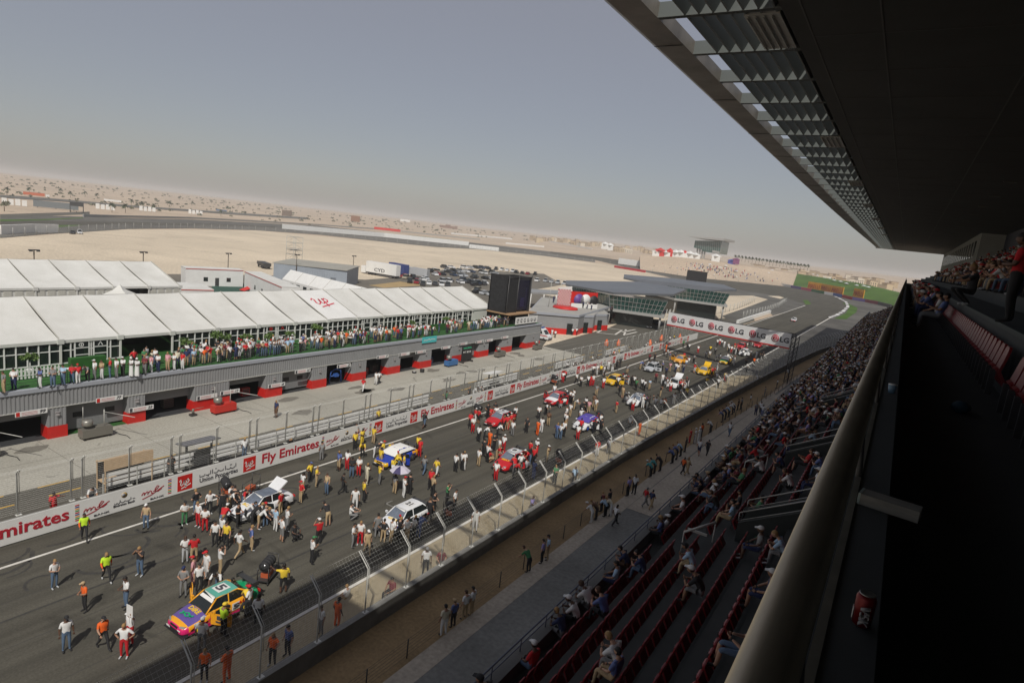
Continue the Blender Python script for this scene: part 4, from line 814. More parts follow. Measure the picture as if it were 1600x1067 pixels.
# huts and hoardings in the desert
for i,(px,py,w,h,m,lab) in enumerate([(448,338,16,10,C('hoard_brown',(.16,.11,.08)),'brown square hoarding in the desert left of the white tents'),(555,347,17,12,C('hoard_rust',(.22,.1,.05)),'rust brown square hoarding in the desert centre'),(701,357,46,9,C('hoard_rust2',(.2,.11,.08)),'wide rust coloured stepped hoarding in the far desert'),(605,361,38,4,red,'red and dark trailer row beyond the long white wall'),(633,347,28,7,white,'white low hall far behind the track'),(88,327,26,5,C('hut_grey',(.16,.18,.19)),'long grey container hut at the far left'),(120,332,8,7,dsteel,'dark timber look-out platform by the far left track'),(57,307.5,22,4,C('lorry_orange',(.5,.12,.05)),'orange articulated lorry driving on the desert highway'),(346,331,14,3,C('hut_blue',(.1,.15,.25)),'small blue road sign far behind'),(176,316,18,3,white,'low white tent by the highway')]):
    p=GT(px,py); t=empty('desert_hoarding' if i not in(5,6,7) else ['container_hut','lookout_platform','articulated_lorry'][i-5],tuple(p),math.atan2(p.y,p.x)+pi/2,lab,['hoarding','hut','platform','lorry'][max(0,i-4)] if i in(5,6,7) else 'hoarding'); b=MB()
    if i==2: b.box((-w/2,-.5,0),(w/2,.5,h*.7)); b.box((-w*.1,-.6,h*.7),(w*.2,.4,h)); b.box((-w/2,-.6,h*.7),(-w*.35,.4,h*.85))
    elif i==6:
        b.box((-w/2,-2,h*.6),(w/2,2,h)); 
        for x in (-w/2,w/2-.5): b.box((x,-2,0),(x+.5,2,h*.6))
    elif i==7: b.box((-w/2+4,-1.2,1),(w/2,1.2,h)); 
    else: b.box((-w/2,-.8,.6),(w/2,.8,h))
    b.build('panel',m,t); b=MB()
    if i==7: b.box((-w/2,-1.2,.6),(-w/2+3,1.2,3.2))
    else:
        for x in (-w*.4,0,w*.4): b.box((x,-.9,0),(x+.4,.9,.7))
    b.build('cab' if i==7 else 'support',white if i==7 else dsteel,t)
# tents and red stalls on the hill crest
for i,(px,py,w,h,m) in enumerate([(1031,397,9,6,red),(1040,398,9,4,white),(1046,399,6,7,red),(1055,400,9,6,white),(1063,400,9,6,white),(1069,401,5,6,red),(1077,402,9,6,white),(1086,403,9,5,white),(1143,410,7,3,C('flag_blue',(.06,.07,.3))),(1150,408,6,3,C('flag_violet',(.2,.06,.15))),(1118,405,8,5,white),(945,386,9,7,white),(1025,396,7,3,white),(953,388,9,7,white)]):
    p=onhill(px,py-2); p=far_at(px,py,660) if px>1000 else far_at(px,py,900); t=empty('festival_tent',tuple(p),.3,f"small {'white' if m is white else 'coloured'} festival tent on the hill crest, number {i+1} of its row",'tent','festival tents on the hill'); b=MB(); b.box((-w/2,-3,-3),(w/2,3,h*.6)); b.build('side_wall',m,t); b=MB(); b.lathe((0,0,h*.6),Z_,[(0,w*.7),(h*.45,.2)],4,smooth=False); b.build('canopy',m,t)
rs=random.Random(9)
b=MB(); dk=[ink,white,crim,C('cloth_blue',(.08,.12,.3))]
for i in range(150):
    px=rs.gauss(1110,42); 
    if px<1010 or px>1240: continue
    py=401+.14*(px-1000)+rs.random()**1.5*14
    p=onhill(px,py); b.tube([p,p+Vector((0,0,1.0)),p+Vector((0,0,1.7))],[.35,.35,.15],5,rs.randrange(4))
tag(b.build('hill_spectators',dk),'tiny spectators scattered over the sand hill','crowd',None,'stuff')
wc=C('sunshade_white',(.65,.66,.68))
for i,(px,py) in enumerate([(1030,407),(1109,416),(1125,421),(1134,418),(1150,426),(1200,429),(1206,425),(1270,431),(1277,433),(1288,437),(1296,438),(1303,441),(1313,443),(1322,446),(1338,449),(1349,450),(1356,452)]):
    p=onhill(px,py) if px<1240 else onhill(px,py,HA2,HT2); t=empty('picnic_shade',tuple(p),0,f"small white sunshade pitched on the {'sand' if px<1240 else 'grass'} hill, number {i+1} from left",'sunshade','sunshades on the hill'); b=MB(); b.lathe((0,0,1.7),Z_,[(0,2.1),(.7,.2)],8,smooth=False); b.build('canopy',wc,t); b=MB(); b.tube([(0,0,0),(0,0,1.8)],.06,4); b.build('pole',steel,t)
p=PY(1122,440,0.001) if 0 else G(1172,463)
# ---------------- main grandstand ----------------
gs=empty('grandstand',(0,0,0),0,'dark covered grandstand with louvred roof edge, filling the right side','grandstand')
roofm_=C('roof_sheet',(.3,.3,.29),.5,nz=(.3,.1)); ZR=29.6; hR=7.6; XO,XI,XL=-1.35*hR,-1.15*hR,-.63*hR; YE=232; YS=-28.14
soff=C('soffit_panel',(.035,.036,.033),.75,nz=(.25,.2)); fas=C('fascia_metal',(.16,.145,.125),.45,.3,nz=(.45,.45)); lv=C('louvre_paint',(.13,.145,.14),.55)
b=MB(); n=24   # gently bowed outer fascia
def xo(y): return XO-.35*sin(pi*min(1,max(0,(y-20)/180)))+.25*math.exp(-((y-20)/14)**2)*0
for i in range(n+1):
    y=YS+(YE-YS)*i/n
vs=[]; 
for i in range(n+1):
    y=YS+(YE-YS)*i/n; o=xo(y); vs+=[(XI,y,ZR),(o+.5,y,ZR-.02),(o,y,ZR+.3),(o,y,ZR+.62),(XI,y,ZR+.5)]
b.add(vs,[(5*i+k,5*i+(k+1)%5,5*i+5+(k+1)%5,5*i+5+k) for i in range(n) for k in range(5)]+[(0,1,2,3,4),tuple(5*n+k for k in (4,3,2,1,0))]); b.build('roof_fascia',fas,gs)
for i in range(30): b=MB(); y=YS+8.7*i; b.box((xo(y)+.4,y,ZR-.035),(XI,y+.03,ZR-.012)); b.build('fascia_joint',dsteel,gs)
bay=4.12; ny=int((YE-YS)/bay); y_=YS; pitch=(XL-XI-1.0)/6.3
rib=MB(); rib.box((XI,-.09,0),(XL,.09,.5)); rib.box((XI,-.12,-.0),(XL,.12,.05)); ribm=rib.mesh('louvre_rib',[lv])
pl=MB()
for k in range(7):
    x=XI+.95+pitch*k; pl.add([(x-.03,.1,.02),(x+.03,.1,.02),(x+.03,bay-.1,.02),(x-.03,bay-.1,.02),(x+.19,.1,.45),(x+.23,.1,.45),(x+.23,bay-.1,.45),(x+.19,bay-.1,.45)],[(0,3,2,1),(4,5,6,7),(0,1,5,4),(1,2,6,5),(2,3,7,6),(3,0,4,7)])
plm=pl.mesh('louvre_panel',[lv])
for k in range(ny):
    y=YS+bay*k
    for me,nm in ((ribm,'louvre_rib'),(plm,'louvre_panel')):
        o=bpy.data.objects.new(nm,me); COL.objects.link(o); o.parent=gs; o.location=(0,y+(1.2 if 0 else 0),ZR)
    if k%5 in(2,) and 15<y<150:
        b=MB(); b.box((XL-1.2,y+.3,ZR-.02),(XL-.1,y+bay-.3,ZR+.1)); 
        for q in range(4): b.tube([(XL-1.1+.25*q,y+.4,ZR-.06),(XL-1.1+.25*q,y+bay-.4,ZR-.06)],.03,4)
        b.build('light_tray',steel,gs)
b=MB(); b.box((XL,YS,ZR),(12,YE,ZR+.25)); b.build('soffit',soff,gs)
b=MB(); b.box((XL+.55,YS,ZR-.012),(XL+.6,YE,ZR-.004)); b.box((-2.15,YS,ZR-.014),(-2.1,YE,ZR-.004)); b.box((2.1,YS,ZR-.014),(2.16,YE,ZR-.004)); y=YS
while y<YE: b.box((XL+.6,y,ZR-.01),(12,y+.035,ZR-.003)); y+=4.35
b.build('soffit_joint',C('soffit_gap',(.075,.075,.07),.7),gs)
for i in range(22): b=MB(); y=20+9.6*i; b.box((4.6,y,ZR-.06),(5.4,y+.25,ZR-.004)); b.build('soffit_lamp',C('lamp_body',(.12,.12,.1)),gs)
b=MB(); b.box((XI,YS,ZR+.8),(XL,1.0,ZR+1.0)); b.build('roof_plate',roofm_,gs)
b=MB(); b.box((XL,YS,ZR+.25),(12.5,YE+.2,ZR+1.0)); b.build('roof_top',C('roof_sheet',(.3,.3,.29),.5,nz=(.3,.1)),gs)
b=MB(); b.box((XO,YE,ZR),(12,YE+.25,ZR+1.0)); b.build('roof_end',fas,gs)
# back wall: navy near, pale ribbed panels far
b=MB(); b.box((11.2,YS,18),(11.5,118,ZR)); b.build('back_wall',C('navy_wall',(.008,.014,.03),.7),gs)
b=MB(); b.box((8.2,118,20.5),(11.5,118.3,ZR)); b.box((8.2,118.3,20.5),(8.4,YE,ZR)); y=118.5
while y<YE: b.box((8.12,y,20.5),(8.2,y+.12,ZR)); y+=.5
b.build('pale_panel_wall',C('pale_panel',(.33,.34,.31),.6,nz=(.4,.1)),gs)
for i in range(20):
    y=122+5.6*i
    for ya,yb in ((y,y+1.2),(y+1.7,y+2.1)): b=MB(); b.box((8.05,ya,26.0),(8.11,yb,28.6)); b.build('back_window',glass,gs)
# upper terrace: ledge, floor, steps
ZL=20.77; ZF=20.15
b=MB(); b.box((-.02,YS,18.9),(.15,YE,ZL)); b.build('parapet',dconc,gs)
b=MB(); b.box((-.035,YS,ZL-.05),(-.003,YE,ZL+.012)); b.build('ledge_strip',C('strip_metal',(.16,.15,.12),.5,.3,nz=(4,.25)),gs)
b=MB(); b.tube([(-.075,YS,21.3),(-.075,YE-40,21.3)],.052,24); b.build('handrail',C('brushed_rail',(.42,.37,.285),.40,.8,nz=(14,.16),scl=(1,.15,1)),gs)
y=-1.0; b=MB(); b.tube([(.02,0,ZL-.3),(-.075,0,21.26)],.018,6); bm0=b.mesh('handrail_bracket',[dsteel])
while y<YE-45: o=bpy.data.objects.new('handrail_bracket',bm0); COL.objects.link(o); o.parent=gs; o.location=(0,y,0); y+=2.6
ZU=21.3
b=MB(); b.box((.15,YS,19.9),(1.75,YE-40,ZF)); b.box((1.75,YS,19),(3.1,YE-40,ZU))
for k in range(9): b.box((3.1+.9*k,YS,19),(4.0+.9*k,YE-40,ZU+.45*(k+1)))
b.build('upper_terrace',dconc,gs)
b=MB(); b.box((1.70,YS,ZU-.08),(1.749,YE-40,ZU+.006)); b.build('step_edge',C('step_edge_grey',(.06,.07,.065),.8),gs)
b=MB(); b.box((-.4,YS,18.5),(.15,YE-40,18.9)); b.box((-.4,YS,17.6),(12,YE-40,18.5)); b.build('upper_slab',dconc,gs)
# lower terrace
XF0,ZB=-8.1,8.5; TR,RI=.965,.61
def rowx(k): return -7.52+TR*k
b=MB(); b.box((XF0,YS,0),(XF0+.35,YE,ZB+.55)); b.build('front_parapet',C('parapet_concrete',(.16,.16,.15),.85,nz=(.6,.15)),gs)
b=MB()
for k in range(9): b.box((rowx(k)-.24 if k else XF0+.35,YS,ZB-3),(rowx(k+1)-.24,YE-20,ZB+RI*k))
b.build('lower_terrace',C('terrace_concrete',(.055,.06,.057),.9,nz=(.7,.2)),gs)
b=MB(); b.tube([(XF0+.12,YS,ZB+1.0),(XF0+.12,YE,ZB+1.0)],.03,6); b.tube([(XF0+.12,YS,ZB+.78),(XF0+.12,YE,ZB+.78)],.02,5); y=YS
while y<YE: b.tube([(XF0+.12,y,ZB+.5),(XF0+.12,y,ZB+1.0)],.022,5); y+=1.62
b.build('front_handrail',C('blue_grey_rail',(.13,.15,.2),.5,.3),gs)
b=MB(); b.box((1.8,YS,0),(2,YE-20,18.6)); b.build('rear_core_wall',dconc,gs)
# stair openings (vomitories) with sloping side rails
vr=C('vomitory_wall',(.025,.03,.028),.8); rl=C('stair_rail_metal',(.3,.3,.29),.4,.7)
VO=[(25.0,27.5),(43.5,46.5),(63,66),(83,86)]
for i,(ya,yb) in enumerate([(24.6,26.2),(36.0,37.6),(52,53.6),(70,71.6),(92,93.6)]):
    for y in (ya,yb):
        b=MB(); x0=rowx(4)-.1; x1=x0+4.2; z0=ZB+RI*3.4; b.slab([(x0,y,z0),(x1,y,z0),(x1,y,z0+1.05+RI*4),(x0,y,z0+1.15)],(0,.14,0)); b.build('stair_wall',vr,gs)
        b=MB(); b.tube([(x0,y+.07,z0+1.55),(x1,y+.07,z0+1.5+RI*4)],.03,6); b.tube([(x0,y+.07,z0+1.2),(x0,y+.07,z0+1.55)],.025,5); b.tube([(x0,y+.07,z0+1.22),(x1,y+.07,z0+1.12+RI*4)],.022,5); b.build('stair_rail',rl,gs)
    b=MB(); b.box((x0-1.9,ya+.2,ZB+RI*2+.9),(x0-1.1,ya+.26,ZB+RI*2+1.0)); b.tube([(x0-1.9,ya-.3,ZB+RI*2+1.0),(x0-.9,ya+.5,ZB+RI*3+.9)],.05,6); b.tube([(x0-1.9,ya-.3,ZB+RI*2),(x0-1.9,ya-.3,ZB+RI*2+1.0)],.03,5); b.tube([(x0-.9,ya+.5,ZB+RI*2),(x0-.9,ya+.5,ZB+RI*3+.9)],.03,5); b.build('aisle_rail',steel,gs)
b=MB(); b.box((-3.05,24.55,11.1),(-2.6,24.59,11.45)); b.build('exit_pictogram_plate',C('exit_green_plate',(.01,.045,.03)),gs); strokes([[(.1,.1),(.4,.5),(.8,.3)],[(.4,.5),(.45,.85)],[(.45,.7),(.7,.75)],[(.05,.95),(.95,.95),(.95,.05),(.05,.05),(.05,.95)]],(-3.05,24.54,11.1),X_,Z_,.45,.35,.03,C('exit_green',(.03,.25,.15)),gs)
# seats: single moulded seat, pan folded
def seat_mesh(kind):
    b=MB(); 
    if kind=='back': vs=[(.30,-.22,.42),(.34,-.22,.60),(.37,-.20,.76),(.38,-.14,.82),(.38,.14,.82),(.37,.20,.76),(.34,.22,.60),(.30,.22,.42)]; t=.035
    else: vs=[(-.10,-.20,.41),(-.12,-.12,.40),(-.12,.12,.40),(-.10,.20,.41),(.26,.22,.40),(.26,-.22,.40)]; t=None
    P=[Vector(v) for v in vs]; n=len(P)
    if kind=='back': Q=[p+Vector((.04,0,.0)) for p in P]
    else: Q=[p-Vector((0,0,.05)) for p in P]
    b.add(P+Q,[tuple(range(n)),tuple(range(2*n-1,n-1,-1))]+[(i,n+i,n+(i+1)%n,(i+1)%n) for i in range(n)])
    return b
sred=C('seat_red',(.22,.006,.01),.42,nz=(1.5,.15))
sb=seat_mesh('back').mesh('backrest',[sred]); sp=seat_mesh('pan').mesh('seat_pan',[sred]); bb=MB(); bb.box((.22,-.03,0),(.3,.03,.42)); sf=bb.mesh('bracket',[dsteel])
seats=[]
for k in range(8):
    x=rowx(k); z=ZB+RI*k; 
    y=9.0
    while y<150:
        inaisle=any(abs(y-a)<.75 for a in (26.0,37.4,53.4,71.4,93.4,115)) 
        vom=any(ya-.3<y<yb+.35 for ya,yb in ((24.6,26.2),(36,37.6),(52,53.6),(70,71.6),(92,93.6))) and k>=4
        if not(inaisle or vom): seats.append((x,y,z,k))
        y+=.53
upseats=[]
for k in range(0,4):
    x=[1.2,3.5,4.4,5.3][k]; z=[ZF+.1,ZU+.45,ZU+.9,ZU+1.35][k]; y=2.2
    while y<70:
        if not (11.2<y<12.4): upseats.append((x,y,z,10+k))
        y+=.55
def camd(p): return (Vector(p)-Vector((0,0,H))).length
def vis(x,y,z,m=0.02):
    P=Vector((x,y,z))-Vector((0,0,H)); d=P.dot(f_)
    if d<.3: return False
    u,v=800+F*P.dot(r_)/d,533.5-F*P.dot(u_)/d
    return -1600*m<u<1600*(1+m) and -1067*m<v<1067*(1+m)
def pxy(p):
    P=Vector(p)-Vector((0,0,H)); d=P.dot(f_); return 800+F*P.dot(r_)/d,533.5-F*P.dot(u_)/d
occupied=set()
# ---------------- race cars ----------------
tyre_m=C('tyre_rubber',(.022,.022,.024),.75); rim_d=C('rim_grey',(.2,.2,.21),.3,.8); rim_y=C('rim_yellow',(.75,.5,.02)); rim_b=C('rim_blue',(.02,.08,.5)); shade=C('foil_sunshade',(.17,.20,.25),.35,.3,nz=(3,.2))
def carpaint(name,c): return C(name,c,.28,0,spec=.6,nz=(1.5,.06))
def wheel_mesh(n,rm):
    b=MB(); b.lathe((-.11,0,0),X_,[(0,.22),(.02,.30),(.04,.32),(.18,.32),(.2,.30),(.22,.22)],18); t=b.mesh('tyre',[tyre_m]); b=MB()
    b.lathe((-.115,0,0),X_,[(0,.2),(.23,.2)],14)
    for k in range(5): a=2*pi*k/5; b.box((-.125,cos(a)*.03-.03,sin(a)*.03-.03),(.125,cos(a)*.16+.03,sin(a)*.16+.03))
    return t,b.mesh('rim',[rm])
WH={k:wheel_mesh(k,m) for k,m in (('d',rim_d),('y',rim_y),('b',rim_b))}
def car(loc,label,body,hood=None,roof=None,bumper=None,tail=None,glassm=None,wh='d',kind='sedan',L=4.45,W=1.78,hgt=1.42,doorR=False,doorL=False,hatch=False,hoodopen=False,wing=True,num=None,rz=0,cover=None,txt=None,group='race cars on the starting grid',cat='race car',front=-1):
    """car faces -Y; origin under the middle of the front bumper"""
    t=empty('race_car' if cat=='race car' else 'car',loc,rz,label,cat,group); hw=W/2; hood=hood or body; roof=roof or body; bumper=bumper or body; tail=tail or body; gm=glassm or glass
    st=[(0,.62,.22,.46),(.06,.78,.16,.58),(.3,.93,.15,.66),(.75,1.0,.16,.74),(1.25,1.0,.17,.86),(1.9,1.0,.17,.90),(2.7,1.0,.17,.92),(3.5,1.0,.17,.94),(3.95,.97,.2,.95),(4.3,.9,.3,.90 if kind=='sedan' else .96),(4.42,.8,.38,.82)]
    k=L/4.45; rings=[]
    for (y,w,zb,zt) in st:
        w*=hw; y*=k; rings.append([(-w*.9,y,zb),(-w,y,zb+.1),(-w*1.0,y,zt-.18),(-w*.93,y,zt-.04),(-w*.6,y,zt+.02),(0,y,zt+.045),(w*.6,y,zt+.02),(w*.93,y,zt-.04),(w,y,zt-.18),(w,y,zb+.1),(w*.9,y,zb)])
    b=MB(); vs=[p for r in rings for p in r]; n=11; fs=[];mi=[]
    for i in range(len(rings)-1):
        for j in range(n-1):
            fs.append((i*n+j,(i+1)*n+j,(i+1)*n+j+1,i*n+j+1)); yy=st[i][0]
            top=2<=j<=7
            m=0
            if yy<.06: m=1
            elif yy<1.25 and 3<=j<=6: m=2
            elif yy>=3.5 and (top or yy>=3.95): m=3
            if yy<.3 and not(3<=j<=6): m=1
            elif yy<.3 and 3<=j<=6 and yy>=.06: m=0
            mi.append(m)
        fs.append((i*n+n-1,(i+1)*n+n-1,(i+1)*n,i*n)); mi.append(0)
    fs+=[tuple(range(n)),tuple((len(rings)-1)*n+q for q in range(n-1,-1,-1))]; mi+=[1,3]
    o=len(b.v); b.v+=vs; b.f+=fs; b.m+=mi; b.sm+=[True]*(len(fs)-2)+[False]*2
    ob=b.build('body',[body,bumper,hood,tail],t); sm=ob.modifiers.new('round','SUBSURF'); sm.levels=1; sm.render_levels=1
    # cabin
    zb=.85; zt=hgt-.05; hb=hw*.86; ht=hw*.64
    yb0,yt0=(1.25*k,1.95*k); yt1,yb1=((3.15*k,3.95*k) if kind=='sedan' else (3.75*k,4.3*k))
    a=[(-hb,yb0,zb),(hb,yb0,zb),(hb*.97,yb1,zb+.04),(-hb*.97,yb1,zb+.04)]; c=[(-ht,yt0,zt),(ht,yt0,zt),(ht,yt1,zt),(-ht,yt1,zt)]
    b=MB(); b.quad(a[0],a[1],c[1],c[0]); b.build('windscreen',gm,t)
    b=MB(); b.quad(a[2],a[3],c[3],c[2]); b.build('rear_window',glass,t)
    for s,(p,q,r2,s2) in enumerate([(a[1],a[2],c[2],c[1]),(a[3],a[0],c[0],c[3])]): b=MB(); b.quad(p,q,r2,s2); b.build('side_window',glass,t)
    b=MB(); m_=(yt0+yt1)/2; rp=[(-ht-.03,yt0-.04,zt),(-ht*.9,yt0-.02,zt+.05),(0,yt0-.05,zt+.075),(ht*.9,yt0-.02,zt+.05),(ht+.03,yt0-.04,zt)]; rq=[(x,yt1+.03,z) for x,_,z in rp]; rm_=[(x,m_,z+.02) for x,_,z in rp]
    vs=rp+rm_+rq; b.add(vs,[(i*5+j,i*5+j+1,i*5+j+6,i*5+j+5) for i in range(2) for j in range(4)],0,True); b.add([rp[0],rp[4],(rp[4][0],rp[4][1],zt-.02),(rp[0][0],rp[0][1],zt-.02)],[(0,1,2,3)]); b.build('roof',roof,t)
    b=MB()
    for (p,q) in ((a[0],c[0]),(a[1],c[1]),(a[2],c[2]),(a[3],c[3])): b.tube([p,q],.045,5)
    for s in (-1,1):
        b.tube([(s*hb*.985,2.55*k,zb),(s*ht,2.6*k,zt)],.04,4); b.tube([(s*ht,yt0,zt),(s*ht,yt1,zt)],.035,4); b.tube([(s*hb,yb0,zb),(s*hb*.97,yb1,zb+.04)],.03,4)
    b.build('pillars',body,t)
    tm_,rm_=WH[wh]
    for s in (-1,1):
        for y in (.86*k,3.5*k):
            b=MB(); b.lathe((s*(hw-.02),y,.33),(s,0,0),[(0,.37),(.026,.37)],16); b.build('wheel_arch',black,t)
            w=bpy.data.objects.new('wheel',None); COL.objects.link(w); w.parent=t; w.location=(s*(hw-.07),y,.32)
            for nm,me in (('tyre',tm_),('rim',rm_)): o=bpy.data.objects.new(nm,me); COL.objects.link(o); o.parent=w
        b=MB(); b.slab([(s*.42,.10,.52),(s*.66,.2,.53),(s*.7,.24,.64),(s*.44,.13,.62)],(0,-.06,.02)); b.build('headlight',C('headlamp_glass',(.3,.32,.33),.1),t)
        b=MB(); b.box((s*(hw+.02),1.5*k,.88),(s*(hw+.2),1.62*k,1.02)); b.build('mirror',body,t)
        b=MB(); b.box((s*.5,L-.04,.68),(s*.78,L+.0,.82)); b.build('tail_light',red,t)
    b=MB(); b.box((-.4,-.015,.26),(.4,.02,.4)); b.box((-.3,-.0,.48),(.3,.04,.58)); b.build('grille',black,t)
    for s in (-1,1):
        b=MB(); x=s*(hw+.002)
        for y in (1.42*k,2.5*k,3.3*k): b.box((x-.006,y,.3),(x+.006,y+.025,.86))
        b.box((x-.012,2.3*k,.78),(x+.015,2.42*k,.81)); b.box((x-.006,1.45*k,.27),(x+.006,3.3*k,.29)); b.build('panel_gap',black,t)
    rd_=random.Random(len(label)*7)
    if cat=='race car':
        b=MB(); b.slab([(-hb*.62,yb0+.35*(yt0-yb0)*0+yt0-.13,zt-.075),(hb*.62,yt0-.13,zt-.075),(hb*.62,yt0-.02,zt-.0),(-hb*.62,yt0-.02,zt-.0)],(0,-.012,.012)); b.build('visor_strip',white,t)
        for s in (-1,1):
            for q in range(5):
                y=rd_.choice([.55,1.55,1.9,2.2,2.75,3.0,3.9])*k+rd_.uniform(0,.1); z=rd_.uniform(.36,.74); b=MB(); b.box((s*(hw-.01),y,z),(s*(hw+.012),y+rd_.uniform(.12,.3),z+rd_.uniform(.05,.1))); b.build('decal',rd_.choice([white,black,P_rd,P_ye,P_bl,white]),t)
        b=MB(); b.box((-.62,.0,.30),(-.30,-.02,.38)); b.box((.36,.0,.42),(.6,-.02,.47)); b.build('decal',white,t)
        b=MB(); b.slab([(-.85,-.03,.15),(.85,-.03,.15),(.85,.35,.15),(-.85,.35,.15)],(0,0,.03)); b.build('front_splitter',black,t)
    if wing:
        b=MB(); b.box((-.72,L-.45,1.25),(.72,L-.12,1.29)); b.box((-.74,L-.5,1.12),(-.71,L-.08,1.36)); b.box((.71,L-.5,1.12),(.74,L-.08,1.36)); b.box((-.4,L-.35,.9),(-.36,L-.2,1.26)); b.box((.36,L-.35,.9),(.4,L-.2,1.26)); b.build('rear_wing',dsteel,t)
    def door(s,m):
        d=bpy.data.objects.new('door',None); COL.objects.link(d); d.parent=t; d.location=(s*(hw-.02),1.45*k,0); d.rotation_euler=(0,0,-s*radians(62))
        b=MB(); b.box((-.05,0,.28),(.03,1.12,.9)); b.build('door_panel',m,d); b=MB(); b.tube([(0,.05,.9),(-.06*s,.55,1.28),(-.06*s,1.0,1.3),(0,1.1,.9)],.03,5); b.build('window_frame',m,d)
        b=MB(); b.slab([(0,.1,.9),(0,1.08,.9),(-.05*s,.98,1.27),(-.05*s,.56,1.25)],(.01,0,0)); b.build('door_glass',glass,d)
        b=MB(); b.box((s*(hw-.3),1.5*k,.3),(s*(hw+.025),2.5*k,.86)); b.build('door_opening',black,t)
        if num: text(num,(.04 if s>0 else -.06,.3,.42),(0,1,0) if s>0 else (0,-1,0),Z_,.5,.4,ink,d,bold=.03)
    if doorR: door(1,body)
    if doorL: door(-1,body)
    if hatch: b=MB(); b.slab([(-ht,yt1,zt+.03),(ht,yt1,zt+.03),(ht*1.05,yt1+.75,zt+.62),(-ht*1.05,yt1+.75,zt+.62)],(0,-.05,.07)); b.build('tailgate',tail,t)
    if hoodopen: b=MB(); b.slab([(-hw*.75,.45,1.5),(hw*.75,.45,1.5),(hw*.8,1.2,.95),(-hw*.8,1.2,.95)],(0,.05,.03)); b.build('raised_bonnet',hood,t)
    if num and not cover:
        b=MB(); b.box((-.3,m_-.35,zt+.09),(.34,m_+.35,zt+.1)); b.build('number_panel',white,t); text(num,(-.22,m_-.25,zt+.102),X_,Y_,.46,.5,ink,t,bold=.03)
        b=MB(); b.box((hw-.004,2.65*k,.42),(hw+.012,3.1*k,.82)); b.build('number_panel',white,t); text(num,(hw+.013,2.7*k,.48),Y_,Z_,.34,.28,ink,t,bold=.03)
    if txt:
        text(txt,(-.42,.98,.83),X_,(0,1,.12),.84,.26,yellow if hood is not white and body is not yellow else ink,t,bold=.03)
    if cover:
        b=MB(); N=10; vs=[]
        rs=random.Random(len(label))
        for i in range(N+1):
            for j in range(N+1):
                u,v=i/N,j/N; x=(u-.5)*2*(hw*.93); y=yb0-.1+(yb1-yb0+.1)*v; ex=abs(u-.5)*2; z=zt+.1-.33*max(0,ex-.62)/.38*1.1
                if y<yt0: z=min(z,zt+.1-(yt0-y)/(yt0-yb0)*(zt-zb)*.9)
                if y>yt1: z=min(z,zt+.1-(y-yt1)/(yb1-yt1)*(zt-zb)*.8)
                vs.append((x,y,z+rs.uniform(-.015,.02)))
        b.add(vs,[(i*(N+1)+j,(i+1)*(N+1)+j,(i+1)*(N+1)+j+1,i*(N+1)+j+1) for i in range(N) for j in range(N)],0,True); b.build('cloth_cover',cover,t)
    return t
P_or=carpaint('paint_orange',(.80,.36,.02)); P_gr=carpaint('paint_green',(.01,.35,.14)); P_pk=carpaint('paint_pink',(.65,.02,.15)); P_pu=carpaint('paint_violet',(.12,.08,.30)); P_te=carpaint('paint_teal',(.10,.38,.30))
P_wh=carpaint('paint_white',(.72,.73,.74)); P_bl=carpaint('paint_blue',(.02,.05,.35)); P_rd=carpaint('paint_red',(.5,.015,.02)); P_ye=carpaint('paint_yellow',(.75,.45,.02)); P_si=carpaint('paint_silver',(.45,.47,.5)); P_bk=carpaint('paint_black',(.015,.015,.018))
CARS=[]
def gcar(px,py,label,short,*a,dx=-.85,dy=-.85,**k):
    p=G(px,py); c=car((p.x+dx,p.y+dy,0),label,*a,**k); CARS.append((p.x+dx,p.y+dy+2.2,short)); return c
c1=gcar(311,990,'orange race car with violet bonnet, pink nose and green tail, front of the grid','multicoloured car',P_or,hood=P_pu,roof=P_te,bumper=P_pk,tail=P_gr,wh='y',doorR=True,doorL=True,num='5',txt='DIRE')
strokes([[(.1,.2),(.5,.8),(.9,.5)],[(.1,.6),(.6,.3),(.95,.8)]],(-.5,.45,.77),X_,(0,1,.1),.95,.45,.09,P_gr,c1)
b=MB(); b.slab([(-.55,2.0-.3,1.18),(.55,2.0-.3,1.18),(.5,2.0-.16,1.29),(-.5,2.0-.16,1.29)],(0,-.01,.015)); b.build('visor_strip',white,c1)
text('AUTO',(.905,3.0,.66),Y_,Z_,.9,.16,red,c1)
strokes([[(0,.1),(.3,.7),(.35,.3),(.6,.9),(.65,.4),(1,1)],[(0,0),(.9,.25)],[(.1,.4),(.8,.6)]],(.895,.25,.3),Y_,Z_,1.3,.38,.1,P_pk,c1)
b=MB(); b.box((.88,1.3,.2),(.9,3.1,.3)); b.build('side_skirt',P_pk,c1)
gcar(622,836,'white hatchback race car with grey screen cover, crowd along its side','white hatchback',P_wh,glassm=shade,roof=P_wh,kind='hatch',L=4.35,doorR=True,num='21',wing=True,txt='GO')
gcar(798,737,'red race car with foil-covered windscreen and number 8 door, right row','red car number 8',P_rd,glassm=shade,roof=P_si,num='8',doorR=True,txt='SEAT')
gcar(917,674,'white race car under a violet cloth cover with blue front wheel','violet-covered car',P_wh,cover=C('violet_cloth',(.08,.06,.32),.8),wh='b',num='1',doorR=True)
gcar(998,636,'white and blue race car with silvered screen and open doors','white-blue car',P_wh,glassm=shade,roof=shade,tail=P_bl,num='4',doorL=True,wing=True)
gcar(1058,608,'white race car with raised tailgate and both doors wide open','white open-doored car',P_wh,kind='hatch',L=4.1,doorR=True,doorL=True,hatch=True,wing=False)
gcar(1104,587,'yellow race car with both doors and tailgate open','yellow open-doored car',P_ye,kind='hatch',L=4.1,doorR=True,doorL=True,hatch=True,glassm=shade,wing=False)
